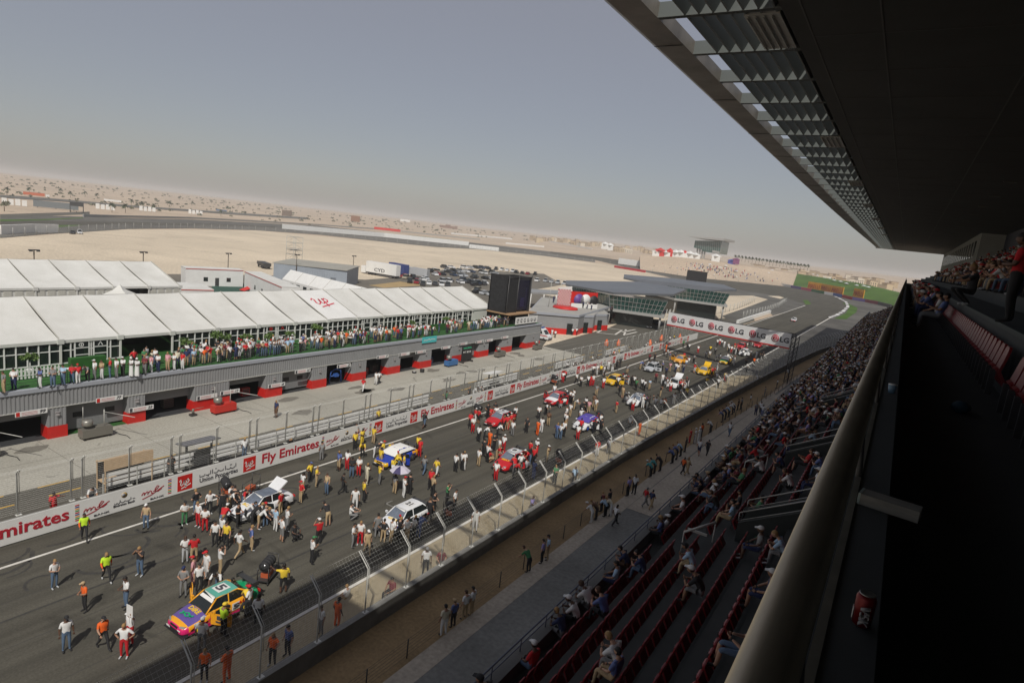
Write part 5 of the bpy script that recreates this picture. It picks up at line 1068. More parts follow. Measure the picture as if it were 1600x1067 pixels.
gcar(1137,570,'yellow and green race car under a white cloth cover','white-covered yellow car',P_ye,cover=C('white_cloth',(.72,.72,.7),.8),hood=P_gr)
gcar(1166,557,'white race car second from the far end of the right row','far white car',P_wh,doorR=True,kind='hatch')
gcar(1188,544,'red race car at the far end of the right row by the gantry','far red car',P_rd,num='7')
gcar(392,815,'white and blue race car with covered windscreen and raised tailgate, left row','white and blue car',P_wh,glassm=shade,roof=shade,tail=P_wh,hatch=True,doorR=True,kind='sedan',L=4.6,wing=False,txt='RCM')
gcar(613,731,'blue and yellow race car with white cloth over its roof','blue-yellow car',P_bl,bumper=P_ye,cover=C('white_cloth',(.72,.72,.7),.8),tail=P_or,num='10',doorR=True,doorL=True)
gcar(780,668,'red race car swarmed by red-shirted crew in the left row','red left-row car',P_rd,glassm=shade,roof=P_si,doorR=True,num='3')
gcar(870,634,'red and white race car with open doors, fourth in the left row','red-white car',P_rd,hood=P_wh,glassm=shade,doorR=True,doorL=True)
gcar(961,603,'yellow and white hatchback race car without a cover','yellow hatchback',P_ye,roof=P_ye,tail=P_wh,kind='hatch',L=4.1,doorR=True,wing=False)
gcar(1021,582,'silver grey race car with one door open in the left row','silver car',P_si,doorR=True,num='6',kind='hatch')
gcar(1066,569,'orange race car with crew around it, near the far start line','orange car',P_or,doorR=True,doorL=True,glassm=shade)
gcar(1162,546,'red and yellow race car beyond the gantry','red-yellow car',P_rd,tail=P_ye)
gcar(1243,503,'white and red race car driving alone far up the track','lone far car',P_wh,bumper=P_rd,kind='hatch')
# service vehicles
def van(loc,rz,label):
    t=empty('ambulance',loc,rz,label,'ambulance'); b=MB(); pr=[(0,.35),(0,.95),(.75,1.25),(1.5,2.15),(2.1,2.5),(5.6,2.5),(5.75,1.4),(5.75,.35)]
    b.slab([(-.98,y,z) for y,z in pr],(1.96,0,0)); b.build('body',P_wh,t); b=MB(); b.slab([(-.8,.80,1.3),(.8,.80,1.3),(.74,1.47,2.1),(-.74,1.47,2.1)],(0,-.03,.03)); b.build('windscreen',glass,t)
    for s in (-1,1):
        for ya,yb in ((1.3,2.2),(2.4,3.7)): b=MB(); b.slab([(s*.985,ya+.15*(ya<2),1.35),(s*.985,yb,1.35),(s*.985,yb,2.0),(s*.985,ya+.45*(ya<2),2.0)],(s*.01,0,0)); b.build('side_window',glass,t)
        b=MB(); b.box((s*.985,.2,.95),(s*1.0,5.7,1.12)); b.build('red_stripe',red,t)
        for y in (1.05,4.6): 
            w=bpy.data.objects.new('wheel',None); COL.objects.link(w); w.parent=t; w.location=(s*.88,y,.34)
            for nm,me in zip(('tyre','rim'),WH['d']): o=bpy.data.objects.new(nm,me); COL.objects.link(o); o.parent=w
        b=MB(); b.box((s*.55,-.03,.75),(s*.85,.02,.95)); b.build('headlight',C('headlamp_glass',(.3,.32,.33),.1),t)
    b=MB(); b.box((-.7,1.9,2.5),(.7,2.3,2.68)); b.build('light_bar',blue,t); b=MB(); b.box((-.9,-.06,.3),(.9,.0,.6)); b.build('bumper',ink,t); return t
p=G(862,534); van((p.x-.6,p.y+.3,0),radians(-58)+radians(150),'white ambulance van with red side stripe parked at the end of the garages')
p=G(1014,514); car((p.x,p.y,0),'black car parked beneath the nearer glass building',P_bk,cat='car',group='cars parked by the glass building',wing=False,rz=radians(30))
p=G(1030,509); car((p.x,p.y,0),'dark blue car behind the black one by the gantry tower',C('paint_dark_blue',(.03,.05,.1),.3),cat='car',group='cars parked by the glass building',wing=False,rz=radians(35))
p=G(125,366.0)
car((p.x,p.y,0),'white off-road car parked by the far left track bend',P_wh,cat='car',group='cars by the far bend',wing=False,kind='hatch',rz=1.2,hgt=1.8)
p=G(112,366); car((p.x,p.y,0),'dark car parked left of the white one at the far bend',P_bk,cat='car',group='cars by the far bend',wing=False,rz=1.0)
# marquee car park: simple shared car body
def pcar_mesh(suv):
    h=1.75 if suv else 1.42; b=MB(); pr=[(0,.3),(0,.75),(1.1,.95),(1.7,h-.05),(2.2,h),(3.6,h),(4.3,1.0 if not suv else h-.1),(4.5,.9),(4.5,.3)]
    b.slab([(-.88,y,z) for y,z in pr[:3]+[(4.4,.98),(4.5,.9),(4.5,.3)]],(1.76,0,0),0); b.slab([(-.72,1.2,.95),(-.72,1.75,h-.08),(-.72,3.7,h-.08),(-.72,4.35,.98)],(1.44,0,0),1)
    b.slab([(-.68,1.75,h-.08),(.68,1.75,h-.08),(.68,3.7,h-.08),(-.68,3.7,h-.08)],(0,0,.09),0)
    for s in (-.9,.74):
        for y in (.9,3.6): b.lathe((s,y,.33),X_,[(0,.33),(.16,.33)],10,2)
    return b.mesh('parked_car',[None,glass,tyre_m])
pcm=[pcar_mesh(0),pcar_mesh(1)]; pc=[('white',P_wh),('silver',P_si),('black',P_bk),('dark grey',C('paint_dkgrey',(.05,.05,.055),.3)),('dark blue',C('paint_dark_blue',(.03,.05,.1),.3)),('red',C('paint_maroon',(.25,.02,.03),.3)),('beige',C('paint_beige',(.4,.36,.28),.3))]
RP=random.Random(21); PK=[]
def row(p0,p1,n):
    a,c=G(*p0),G(*p1)
    for i in range(n):
        if RP.random()<.92: PK.append((a.lerp(c,i/(n-1)),math.atan2(c.y-a.y,c.x-a.x)))
row((655,424),(775,428),14); row((668,429),(778,437),14); row((648,437),(778,446),15); row((640,443),(700,449),7); row((700,420),(775,421),9); row((715,440),(775,452),6)
row((765,421),(835,430),9); row((822,437),(880,445),7); row((740,456),(775,462),4); row((628,434),(650,437),3)
PK+= [(G(508,455),.5),(G(528,437),.8),(G(440,452),.6),(G(452,453),.5),(G(465,455),.5)]
PK.sort(key=lambda q:pxy(q[0])[0])
for i,(p,a) in enumerate(PK):
    suv=RP.random()<.45; nm,m=RP.choice(pc) if RP.random()<.6 else pc[RP.choice([0,0,1,2,3])]; o=bpy.data.objects.new('parked_car',pcm[int(suv)]); COL.objects.link(o); o.location=p; o.rotation_euler=(0,0,a+RP.uniform(-.06,.06)+(pi if RP.random()<.4 else 0))
    o.material_slots[0].link='OBJECT'; o.material_slots[0].material=m; tag(o,f"{nm} {'off-roader' if suv else 'saloon'} in the sandy car park behind the tents, number {i+1} from left",'car','cars parked behind the tents')
# tyre trolleys
def trolley(px,py,label,rz=0,n=4,seen=True):
    p=G(px,py); t=empty('tyre_trolley',(p.x,p.y,0),rz,label,'tyre trolley','tyre trolleys beside the cars'); b=MB(); b.box((-.35,-.7,.25),(.35,.7,.33))
    for sx in (-.33,.33): b.tube([(sx,.65,.3),(sx,.65,1.35)],.03,5); b.tube([(sx,-.65,.3),(sx,-.65,1.1)],.03,5); b.tube([(sx,-.65,.85),(sx,.65,.85)],.025,5)
    b.tube([(-.33,.65,1.35),(.33,.65,1.35)],.03,5); b.build('frame',dsteel,t)
    b=MB(); b.box((-.25,-.4,.33),(.2,.3,.6)); b.build('compressor',C('compressor_orange',(.45,.1,.04)),t)
    for k in range(n):
        w=bpy.data.objects.new('wheel',None); COL.objects.link(w); w.parent=t; w.location=(0,-.48+.26*k,1.12); w.rotation_euler=(0,0,pi/2)
        for nm,me in zip(('tyre','rim'),WH['d']): o=bpy.data.objects.new(nm,me); COL.objects.link(o); o.parent=w
    for sx in (-.3,.3):
        for sy in (-.6,.6): b=MB(); b.lathe((sx-.03,sy,.1),X_,[(0,.1),(.06,.1)],8); b.build('castor',black,t)
trolley(418,905,'tyre trolley with four tyres behind the multicoloured car',.5); trolley(352,775,'tyre trolley by the sponsor wall behind the white and blue car',1.2); trolley(745,650,'tyre trolley by the sponsor wall beside a red car',1.3); trolley(872,725,'tyre trolley against the right fence beyond red car number 8',.7); trolley(935,660,'tyre trolley behind the violet-covered car',.8); trolley(865,600,'tyre trolley at the sponsor wall near the red and white car',1.2); trolley(700,808,'tyre trolley tipped near the white hatchback',.8,2); trolley(392,770,'upright grey trolley right of the wall tyre trolley',.4,0)
for i,(px,py) in enumerate([(947,540),(966,540),(1015,540),(1033,532),(1062,530)]):
    p=G(px,py); t=empty('orange_barrel',tuple(p),0,f"orange barrel stack beyond the pit fence, {['leftmost','second','third','fourth','rightmost'][i]}",'barrel','orange barrels past the pit fence'); b=MB(); b.lathe((0,0,0),Z_,[(0,.42),(.1,.45),(.8,.4),(.9,.25),(1.3,.22),(1.4,.1)],12); b.build('barrel_body',orange,t); b=MB(); b.lathe((0,0,.45),Z_,[(0,.455),(.12,.45)],12); b.build('pale_band',C('pale_orange',(.7,.35,.2)),t)
# umbrella held on the grid
p=G(622,772); t=empty('umbrella',(p.x,p.y,0),0,'open white and violet umbrella with dark edge in front of white hatchback','umbrella'); b=MB(); vs=[(0,0,2.45)]; n=8
for k in range(n): a=2*pi*k/n; vs.append((cos(a)*.5,sin(a)*.5,2.32))
for k in range(n): a=2*pi*k/n; vs.append((cos(a)*.85,sin(a)*.85,2.05))
b.v+=vs
for k in range(n): k2=(k+1)%n; b.f+=[(0,1+k,1+k2),(1+k,9+k,9+k2,1+k2)]; mm=0 if k not in(2,3,6) else 1; b.m+=[mm,mm]; b.sm+=[False]*2
b.build('canopy',[C('umbrella_white',(.55,.52,.6)),C('umbrella_dark',(.05,.04,.12))],t); b=MB(); b.tube([(0,0,1.0),(0,0,2.45)],.012,5); b.build('shaft',steel,t)
p=G(524,796)
# can, timber and cup on the ledge
t=empty('drink_can',(.095,2.42,ZL),.0,'red drinks can standing on the dark ledge','can'); b=MB(); b.lathe((0,0,0),Z_,[(0,.024),(.008,.031),(.105,.0325),(.118,.026)],24); b.build('can_body',C('can_red',(.14,.004,.005),.35,.4),t); b=MB(); b.lathe((0,0,.118),Z_,[(0,.026),(.004,.026),(.003,.023)],24); b.build('lid',C('can_lid',(.4,.4,.4),.3,.9),t)
text('V5K',(-.012,-.0335,.09),(0,0,-1),X_,.07,.03,C('can_print',(.25,.25,.25)),t,bold=.0)
b=MB(); b.box((-.034,-.012,.02),(-.031,.012,.06)); b.build('white_wave',white,t)
t=empty('timber_block',(.02,3.75,ZL+.004),radians(-8),'weathered pale timber block lying across the dark ledge','timber'); b=MB(); b.box((0,-.05,0),(.27,.06,.06)); o=b.build('block',C('weathered_wood',(.2,.19,.165),.8,nz=(18,.3),scl=(.2,1,1)),t); b=MB(); b.box((-.012,-.052,-.0),(0,.062,.062)); b.build('end_cap',C('pale_end',(.25,.3,.28)),t)
t=empty('paper_cup',(.09,7.6,ZL),0,'small bluish paper cup on the ledge further along','cup'); b=MB(); b.lathe((0,0,0),Z_,[(0,.03),(.09,.042)],16); b.build('cup_wall',C('cup_blue',(.15,.25,.35),.5),t); b=MB(); b.lathe((0,0,.088),Z_,[(0,.043),(.006,.043)],16); b.build('rim',white,t)
t=empty('blue_rag',(1.0,10.9,ZF),0,'crumpled blue bag lying under the folded seats','bag'); b=MB(); b.ell((0,0,.08),(.12,.2,.09),8,5); b.ell((.05,.18,.06),(.1,.12,.07),8,5); b.build('bag_body',C('bag_blue',(.015,.06,.10),.6),t)
# ---------------- people ----------------
SK=[('light',C('skin_light',(.42,.24,.16),.6)),('tan',C('skin_tan',(.28,.15,.09),.6)),('dark',C('skin_dark',(.10,.05,.03),.6))]
CL={'w':('white',(.68,.68,.67)),'r':('red',(.5,.015,.02)),'y':('yellow',(.7,.5,.04)),'k':('black',(.02,.02,.022)),'o':('orange',(.75,.12,.015)),'b':('blue',(.10,.18,.42)),'n':('navy',(.02,.03,.09)),'g':('grey',(.2,.2,.2)),'t':('tan',(.42,.31,.18)),'p':('pink',(.6,.3,.33)),'v':('violet',(.28,.24,.5)),'l':('light blue',(.35,.5,.65)),'e':('green',(.05,.2,.08)),'h':('lime hi-vis',(.5,.75,.03)),'j':('denim blue',(.09,.14,.22)),'c':('cream',(.6,.55,.42)),'m':('maroon',(.16,.02,.03)),'s':('teal',(.06,.32,.33)),'G':('light grey',(.42,.43,.44)),'u':('brown',(.13,.07,.04))}
CM={k:C('cloth_'+v[0].replace(' ','_').replace('-','_'),v[1],.85) for k,v in CL.items()}
HR=[C('hair_black',(.012,.01,.009),.7),C('hair_brown',(.06,.03,.015),.7),C('hair_fair',(.3,.18,.07),.7)]
def fig(pose,lo=False):
    """one continuous skinned body in metres, facing -Y; slots: skin shirt trousers hair shoes calf forearm"""
    J={'pel':(0,0,.95),'sp':(0,0,1.12),'ch':(0,.01,1.32),'nk':(0,.01,1.47),'hd':(0,-.01,1.56)}
    for s,n in ((-1,'R'),(1,'L')):
        J['sh'+n]=(s*.17,.01,1.40); J['el'+n]=(s*.235,.03,1.13); J['wr'+n]=(s*.25,-.05,.90); J['hp'+n]=(s*.095,0,.90); J['kn'+n]=(s*.11,-.02,.50); J['an'+n]=(s*.12,.03,.09); J['to'+n]=(s*.14,-.15,.04)
    def off(n,d): J[n]=tuple(Vector(J[n])+Vector(d))
    if pose=='walk':
        J['knL']=(.1,-.18,.52);J['anL']=(.1,-.30,.12);J['toL']=(.11,-.47,.08);J['knR']=(-.1,.06,.50);J['anR']=(-.1,.34,.15);J['toR']=(-.1,.22,.04);J['elL']=(.24,.14,1.16);J['wrL']=(.25,.12,.93);J['elR']=(-.24,-.08,1.15);J['wrR']=(-.22,-.25,1.0)
    if pose=='arms':   # forearms forward holding something / folded
        for s,n in ((-1,'R'),(1,'L')): J['el'+n]=(s*.25,-.03,1.13); J['wr'+n]=(s*.08,-.24,1.14)
    if pose=='camera':
        for s,n in ((-1,'R'),(1,'L')): J['el'+n]=(s*.27,-.16,1.28); J['wr'+n]=(s*.09,-.22,1.53)
    if pose=='reach':
        J['elL']=(.36,-.18,1.36);J['wrL']=(.42,-.42,1.38)
    if pose=='board': J['elL']=(.30,-.08,1.5);J['wrL']=(.30,-.18,1.72)
    if pose=='hips':
        for s,n in ((-1,'R'),(1,'L')): J['el'+n]=(s*.38,.06,1.14); J['wr'+n]=(s*.19,-.04,1.0)
    if pose=='lean':
        for k in ('sp','ch','nk','hd','shL','shR'): z=J[k][2]-.95; J[k]=(J[k][0],J[k][1]-z*.75,.95+z*.72)
        for s,n in ((-1,'R'),(1,'L')): J['el'+n]=(s*.25,-.48,1.0); J['wr'+n]=(s*.2,-.62,.85)
    if pose=='crouch':
        dz=-.48
        for k in list(J):
            if k[:2] in('kn','an','to') and k!='nk': continue
            J[k]=(J[k][0],J[k][1]+.05,J[k][2]+dz)
        for s,n in ((-1,'R'),(1,'L')): J['kn'+n]=(s*.17,-.38,.5); J['el'+n]=(s*.25,-.2,.75); J['wr'+n]=(s*.12,-.40,.72)
    if pose in('sit','sitb','sitl'):
        for k in list(J):
            if k[:2] in('kn','an','to') and k!='nk': continue
            J[k]=(J[k][0],J[k][1],J[k][2]-.45)
        for s,n in ((-1,'R'),(1,'L')): J['kn'+n]=(s*.13,-.43,.50); J['an'+n]=(s*.13,-.46,.08); J['to'+n]=(s*.14,-.63,.04); J['hp'+n]=(s*.1,-.04,.48); J['el'+n]=(s*.26,-.06,.72); J['wr'+n]=(s*.14,-.30,.60)
        if pose=='sitl':
            for k in ('sp','ch','nk','hd','shL','shR'): z=J[k][2]-.5; J[k]=(J[k][0],J[k][1]-z*.55,.5+z*.85)
            for s,n in ((-1,'R'),(1,'L')): J['el'+n]=(s*.22,-.42,.62); J['wr'+n]=(s*.06,-.52,.72)
        if pose=='sitb':
            for k in ('ch','nk','hd','shL','shR'): z=J[k][2]-.5; off(k,(0,z*.22,0))
            for s,n in ((-1,'R'),(1,'L')): J['wr'+n]=(s*.10,-.28,.80); J['el'+n]=(s*.27,-.02,.70)
    rad={'pel':.155,'sp':.135,'ch':.155,'nk':.062,'hd':.06,'sh':.075,'el':.046,'wr':.031,'hp':.092,'kn':.062,'an':.043,'to':.036}
    E_=[('pel','sp'),('sp','ch'),('ch','nk'),('nk','hd')]
    for n in 'LR': E_+=[('ch','sh'+n),('sh'+n,'el'+n),('el'+n,'wr'+n),('pel','hp'+n),('hp'+n,'kn'+n),('kn'+n,'an'+n),('an'+n,'to'+n)]
    names=list(J); me=bpy.data.meshes.new('person'); me.from_pydata([J[k] for k in names],[(names.index(a),names.index(c)) for a,c in E_],[]); o=bpy.data.objects.new('person',me); COL.objects.link(o)
    md=o.modifiers.new('s','SKIN'); md.use_smooth_shade=True
    for i,k in enumerate(names):
        r=rad.get(k) or rad[k[:2]]; sv=me.skin_vertices[0].data[i]; sv.radius=(r*(1.12 if k in('pel','sp','ch') else 1),r*(.78 if k in('pel','sp','ch') else 1)); sv.use_root=(k=='pel')
    if not lo: m2=o.modifiers.new('d','SUBSURF'); m2.levels=1; m2.render_levels=1
    dg=bpy.context.evaluated_depsgraph_get(); em=bpy.data.meshes.new_from_object(o.evaluated_get(dg)); bpy.data.objects.remove(o)
    segs=[(Vector(J[a]),Vector(J[c]),a,c) for a,c in E_]
    b=MB(); vs=[v.co.copy() for v in em.vertices]; b.v=[tuple(v) for v in vs]
    for p in em.polygons:
        c=p.center; best=None
        for A,Bv,a,d in segs:
            t=max(0,min(1,(c-A).dot(Bv-A)/max(1e-6,(Bv-A).length_squared))); q=(c-A.lerp(Bv,t)).length/(rad.get(a) or rad[a[:2]])
            if best is None or q<best[0]: best=(q,a,d,t)
        _,a,d,t=best; k=a[:2]
        m=1
        if a=='nk' or (a=='ch' and d=='nk' and t>.75): m=0
        elif k=='sh': m=1 if t<.72 else 6
        elif k=='el': m=6
        elif a=='pel' and d=='sp': m=2 if t<.3 else 1
        elif k=='pe' or k=='hp': m=2
        elif k=='kn' : m=5
        elif k=='an': m=4
        b.f.append(tuple(p.vertices)); b.m.append(m); b.sm.append(True)
    bpy.data.meshes.remove(em)
    hd=Vector(J['hd']); nk=Vector(J['nk']); up=(hd-nk).normalized(); c=hd+up*.085+Vector((0,-.015,0))
    def hairf(q): return 3 if (q.z>.035 or (q.y>.02 and q.z>-.05)) else 0
    if lo: b.ell(c,(.085,.105,.125),6,4,0,hairf)
    else:
        b.ell(c,(.078,.098,.122),12,9,0,hairf)
        b.add([c+Vector((-.013,-.093,-.01)),c+Vector((.013,-.093,-.01)),c+Vector((0,-.118,-.022)),c+Vector((0,-.09,.03))],[(0,1,2),(1,3,2),(3,0,2)],0)
        for s in (-1,1): b.ell(c+Vector((s*.078,.005,-.005)),(.012,.02,.03),6,4,0); b.box(c+Vector((s*.03-.011,-.1,.012)),c+Vector((s*.03+.011,-.088,.022)),3)
        b.box(c+Vector((-.022,-.098,-.058)),c+Vector((.022,-.08,-.05)),2)
        for s,n in ((-1,'R'),(1,'L')):
            w=Vector(J['wr'+n]); e=Vector(J['el'+n]); d=(w-e).normalized(); side=d.cross(Vector((0,1,0.3))).normalized()
            if side.length<.1: side=Vector((1,0,0))
            nn=side.cross(d); pc_=w+d*.05
            b.ell(pc_,(.03,.03,.04),6,4,0)
            for q in range(4):
                r0_=pc_+side*(-.024+.016*q)+d*.025; L=[.062,.072,.068,.052][q]; b.tube([r0_,r0_+d*L*.55+nn*.004,r0_+d*L*.9+nn*.024],[.009,.008,.006],4,0)
            b.tube([pc_-side*.026,pc_-side*.045+d*.03+nn*.01,pc_-side*.045+d*.055+nn*.02],[.010,.009,.007],4,0)
    b.head=c; return b
def robe(lo=False):
    b=fig('arms' ,lo); n=10; prof=[(.06,.23,.17),(.5,.22,.16),(.95,.20,.15),(1.2,.19,.14),(1.42,.17,.12)]; vs=[]
    for z,rx,ry in prof: vs+=[(rx*cos(2*pi*k/n),ry*sin(2*pi*k/n),z) for k in range(n)]
    b.add(vs,[(j*n+k,j*n+(k+1)%n,(j+1)*n+(k+1)%n,(j+1)*n+k) for j in range(len(prof)-1) for k in range(n)],1,True); h=b.head; b.ell(h+Vector((0,.02,.02)),(.10,.11,.135),8,6,3,None); return b
def capd(b): # brimmed cap in the hair slot
    h=b.head; b.ell(h+Vector((0,.005,.045)),(.088,.104,.085),10,6,7); b.add([h+Vector(v) for v in [(-.07,-.08,.05),(.07,-.08,.05),(.055,-.17,.035),(-.055,-.17,.035)]]+[h+Vector(v) for v in [(-.07,-.08,.06),(.07,-.08,.06),(.055,-.17,.045),(-.055,-.17,.045)]],[(0,1,2,3),(7,6,5,4),(0,4,5,1),(1,5,6,2),(2,6,7,3),(3,7,4,0)],7); return b
POSES=['stand','walk','arms','camera','reach','board','hips','lean','crouch','sit','sitb','sitl']
MESH={}; LOW={}
def getmesh(p,cap):
    k=(p,cap)
    if k not in MESH:
        b=robe() if p=='robe' else fig(p)
        if cap: capd(b)
        MESH[k]=b.mesh('person',[None]*8)
    return MESH[k]
def getlow(p,cap):
    k=(p,cap)
    if k not in LOW:
        b=robe(True) if p=='robe' else fig(p,True)
        if cap: capd(b)
        LOW[k]=b
    return LOW[k]
# spec: px,py,shirt,trousers[,flags]   flags: c<col> cap, s shorts, L long sleeves; pose letter
PZ={'S':'stand','W':'walk','A':'arms','C':'camera','R':'reach','B':'board','H':'hips','L':'lean','Q':'crouch','O':'robe','a':'sit','i':'sitb','l':'sitl'}
TRK="""132,845,h,k,W,90|228,826,t,j,S,60,cw|166,908,h,k,W,100|85,919,w,j,A,120|133,955,o,k,A,20,ct|197,950,w,j,A,10|219,899,k,j,C,40|104,1017,w,j,S,100,ck|161,1014,o,k,W,110,ck|194,1027,w,r,H,60|203,1006,w,r,B,30,cw|288,820,w,e,A,100,ck|310,823,w,r,S,30|320,830,w,r,A,60|306,803,k,j,H,300|327,803,w,k,R,90|347,805,k,k,S,80|366,796,k,k,S,250|336,853,w,k,S,60|346,846,w,k,A,200|353,857,y,k,S,40|289,879,w,G,A,90|303,879,r,t,A,270,s|344,897,w,t,C,180|323,904,w,w,S,20,crd|374,870,w,t,W,200|393,860,b,t,H,180|286,932,g,g,A,60,cn|301,915,p,p,S,330,cr|311,925,w,k,S,90|349,993,h,k,A,200,cy|387,963,y,k,L,260|345,950,y,y,L,200|403,975,w,k,S,240|442,926,y,k,R,270,s|486,881,w,k,A,180,ce|372,824,k,k,A,140|383,816,w,k,L,160|394,822,k,k,L,170|404,826,w,t,L,150,s|430,830,l,w,S,200|440,846,w,g,H,190,s|447,830,w,g,A,180|460,845,k,k,Q,100|472,770,w,t,C,190|484,753,y,k,H,120,cb|494,760,y,t,A,150|510,772,t,j,S,20|535,771,k,k,W,160|529,735,b,t,S,10,s|542,734,w,r,S,30|549,746,k,j,A,60|560,744,w,r,A,40|502,719,g,g,S,280|572,757,c,c,C,180|592,756,y,g,C,170|568,784,y,k,S,170|512,822,k,t,L,280,s|497,850,r,k,C,280,cw|551,855,w,g,A,140|562,851,w,r,S,60|549,812,w,g,Q,150|573,867,t,t,W,80,cw|589,840,g,g,S,260|610,849,w,t,A,180|622,846,k,k,A,170|635,846,w,t,A,190|645,841,w,k,A,180|653,840,b,b,L,200|670,812,k,k,S,220|677,802,k,k,A,120|697,787,e,k,C,130|709,797,w,k,S,120|675,776,t,k,A,180|672,765,r,k,S,30|681,747,y,w,W,190,s|662,741,g,j,W,210|655,714,r,r,S,20,cy|711,737,w,k,A,200|721,734,w,k,S,180|616,771,g,t,S,200|630,777,w,w,A,170,cr|639,772,k,k,A,200|554,797,w,w,S,60|594,728,y,t,A,200|616,736,y,k,L,170|630,738,y,w,S,150|554,702,y,k,S,90|565,697,y,y,A,120|583,693,y,t,A,200|566,714,y,k,L,60|556,688,g,k,S,20|724,734,w,w,S,20|662,669,k,j,W,200,s|734,669,r,k,S,60|738,676,w,r,A,80|747,690,w,k,S,200|756,687,w,k,L,150|764,699,o,o,S,190|776,684,w,k,L,150|786,673,r,k,A,200|793,671,r,r,S,180|800,681,w,g,S,200|771,704,k,k,A,100|779,711,w,t,S,160|786,706,w,r,A,200,cw|747,728,w,t,A,190|755,713,k,k,S,200|761,722,w,k,A,180|804,657,w,k,S,80|822,676,k,k,S,20|839,680,o,o,A,180|845,676,w,w,S,200|856,665,u,t,A,20|841,655,w,k,A,60|852,648,w,k,L,90|869,685,b,j,H,180|875,686,w,j,A,180|880,682,w,k,S,190|774,751,w,r,S,20|802,747,r,k,L,140|822,745,w,k,S,190|827,716,r,k,S,180|833,726,r,k,A,200|837,712,w,r,A,180,cw|854,722,t,t,C,140,cw|833,748,b,b,S,180,cw|902,687,w,r,S,20|928,678,k,k,A,200|938,676,k,k,S,180|927,637,u,t,A,200|931,619,g,t,S,20|930,643,w,t,S,180|962,645,r,t,A,160|897,640,w,t,L,120|906,645,k,k,L,150|914,641,w,k,S,170|919,646,p,t,A,200|890,651,w,t,A,180|884,657,w,w,S,150|905,655,k,k,L,90|895,628,w,k,A,160|907,604,w,k,A,80|900,600,w,k,W,90|918,603,w,k,S,60|922,603,r,r,A,270|926,603,w,r,S,90|879,598,w,r,A,30|882,595,r,k,S,200|926,587,w,k,A,20|932,586,w,w,S,340|938,586,y,k,S,20|943,588,w,w,A,300|950,578,w,w,A,200,cw|956,582,g,w,S,60|963,578,k,k,C,200|968,574,k,k,S,40|942,607,w,r,S,20|979,586,g,t,S,200,s|986,603,k,k,S,180|990,603,w,k,A,200|993,610,e,k,S,180|1002,608,w,k,A,200|1006,611,w,k,S,170|1014,609,l,t,A,90|967,617,k,k,W,200|972,622,t,t,S,180,s|1031,620,k,t,C,140|1024,598,m,k,S,20|1034,600,w,w,S,20|1040,588,n,k,A,200|1046,581,p,t,S,180|1055,581,w,b,S,190|1061,581,t,t,S,180|1067,582,g,n,S,180|1047,612,w,r,S,20|1042,606,w,w,L,60|1062,611,w,k,L,90|988,642,w,r,S,20|1013,638,k,k,S,120|1023,640,w,g,A,180|1031,640,w,k,L,200|1022,565,k,k,S,60|1014,566,m,k,A,20|1037,556,g,k,S,20|1042,558,w,k,S,300|1040,550,o,o,S,280|1067,543,e,k,S,60|1073,547,k,k,S,30|1076,548,w,k,S,60|1090,552,w,r,B,20|1120,541,w,k,S,60|1124,539,w,r,S,40|1127,541,w,k,S,20|1131,543,w,w,S,10|1138,551,w,k,A,60|1142,552,w,r,S,20,cr|1137,548,w,t,A,200|1152,554,m,k,S,60|1102,561,w,g,S,60|1108,560,w,t,S,30|1109,552,y,k,S,200|1117,554,g,k,S,190|1124,565,w,w,S,20|1119,596,w,k,S,200,cw|1120,579,g,w,S,150|1102,603,y,k,L,60|1058,583,w,t,A,30|1165,571,g,k,A,60,cw|1177,572,o,k,S,60|1186,565,k,k,S,200|1181,560,w,w,S,200|1191,561,k,k,S,60|1165,553,r,k,A,80|1132,596,y,r,S,20|1166,581,w,k,S,150"""
VRG="""425,1040,o,k,R,40,z|449,1026,b,k,S,20|501,992,w,g,S,10|526,980,o,o,S,200|541,945,w,t,a,300|319,1065,o,k,S,60|354,1065,o,o,A,300|611,934,m,k,a,20|664,897,w,k,S,60,cg|688,887,m,k,a,60|741,830,w,w,S,60|866,755,e,k,A,20|830,799,v,k,a,120|896,758,l,k,S,60|932,712,r,w,S,60|950,709,w,g,R,60,cw|998,680,o,o,S,100|983,672,w,k,S,20,cw|1037,640,o,k,S,60|1063,624,w,k,S,100|1072,622,y,k,S,60|1052,632,w,w,A,60|1121,606,w,k,S,60|1133,598,g,k,S,20|1182,600,w,k,S,30"""
WLK="""692,992,c,w,S,270|707,980,b,k,S,280,ct|725,967,w,t,S,280|736,960,w,t,S,300|825,894,e,k,L,280|846,880,v,k,S,300|855,874,l,t,S,320|924,816,w,w,L,290,cw|931,812,u,k,L,300|945,807,l,k,L,280|954,806,c,w,L,300|960,821,w,k,W,170|950,795,k,k,A,290|939,799,m,k,S,290|980,775,v,k,S,280|990,771,w,k,S,20|1007,791,r,g,W,160,cg|1016,795,n,t,W,180|1016,745,s,k,L,280,cw|1022,740,s,k,L,290|1031,736,k,k,L,290|1066,740,o,k,W,170|1072,742,t,t,W,170|1091,711,w,n,W,200,s|1104,711,k,k,W,190|1050,724,b,k,L,280|1057,718,b,k,L,300|1063,713,l,k,L,290|1070,706,k,k,S,300|1077,692,r,r,S,290|1085,692,w,w,O,300|1091,690,w,w,O,280|1110,676,w,k,L,280|1095,683,o,k,S,280|1139,681,w,j,W,10|1128,660,b,k,L,300|1133,656,n,k,L,290|1138,652,l,k,L,280|1144,648,w,k,L,290,cw|1147,645,w,n,L,300,cw|1152,641,k,k,S,290|1157,640,g,k,S,280|1171,634,w,t,S,300|1180,648,g,n,S,60|1187,646,w,k,W,200|1190,651,w,b,W,200|1194,620,g,g,S,290|1213,607,w,k,S,300|1230,590,w,t,S,20"""
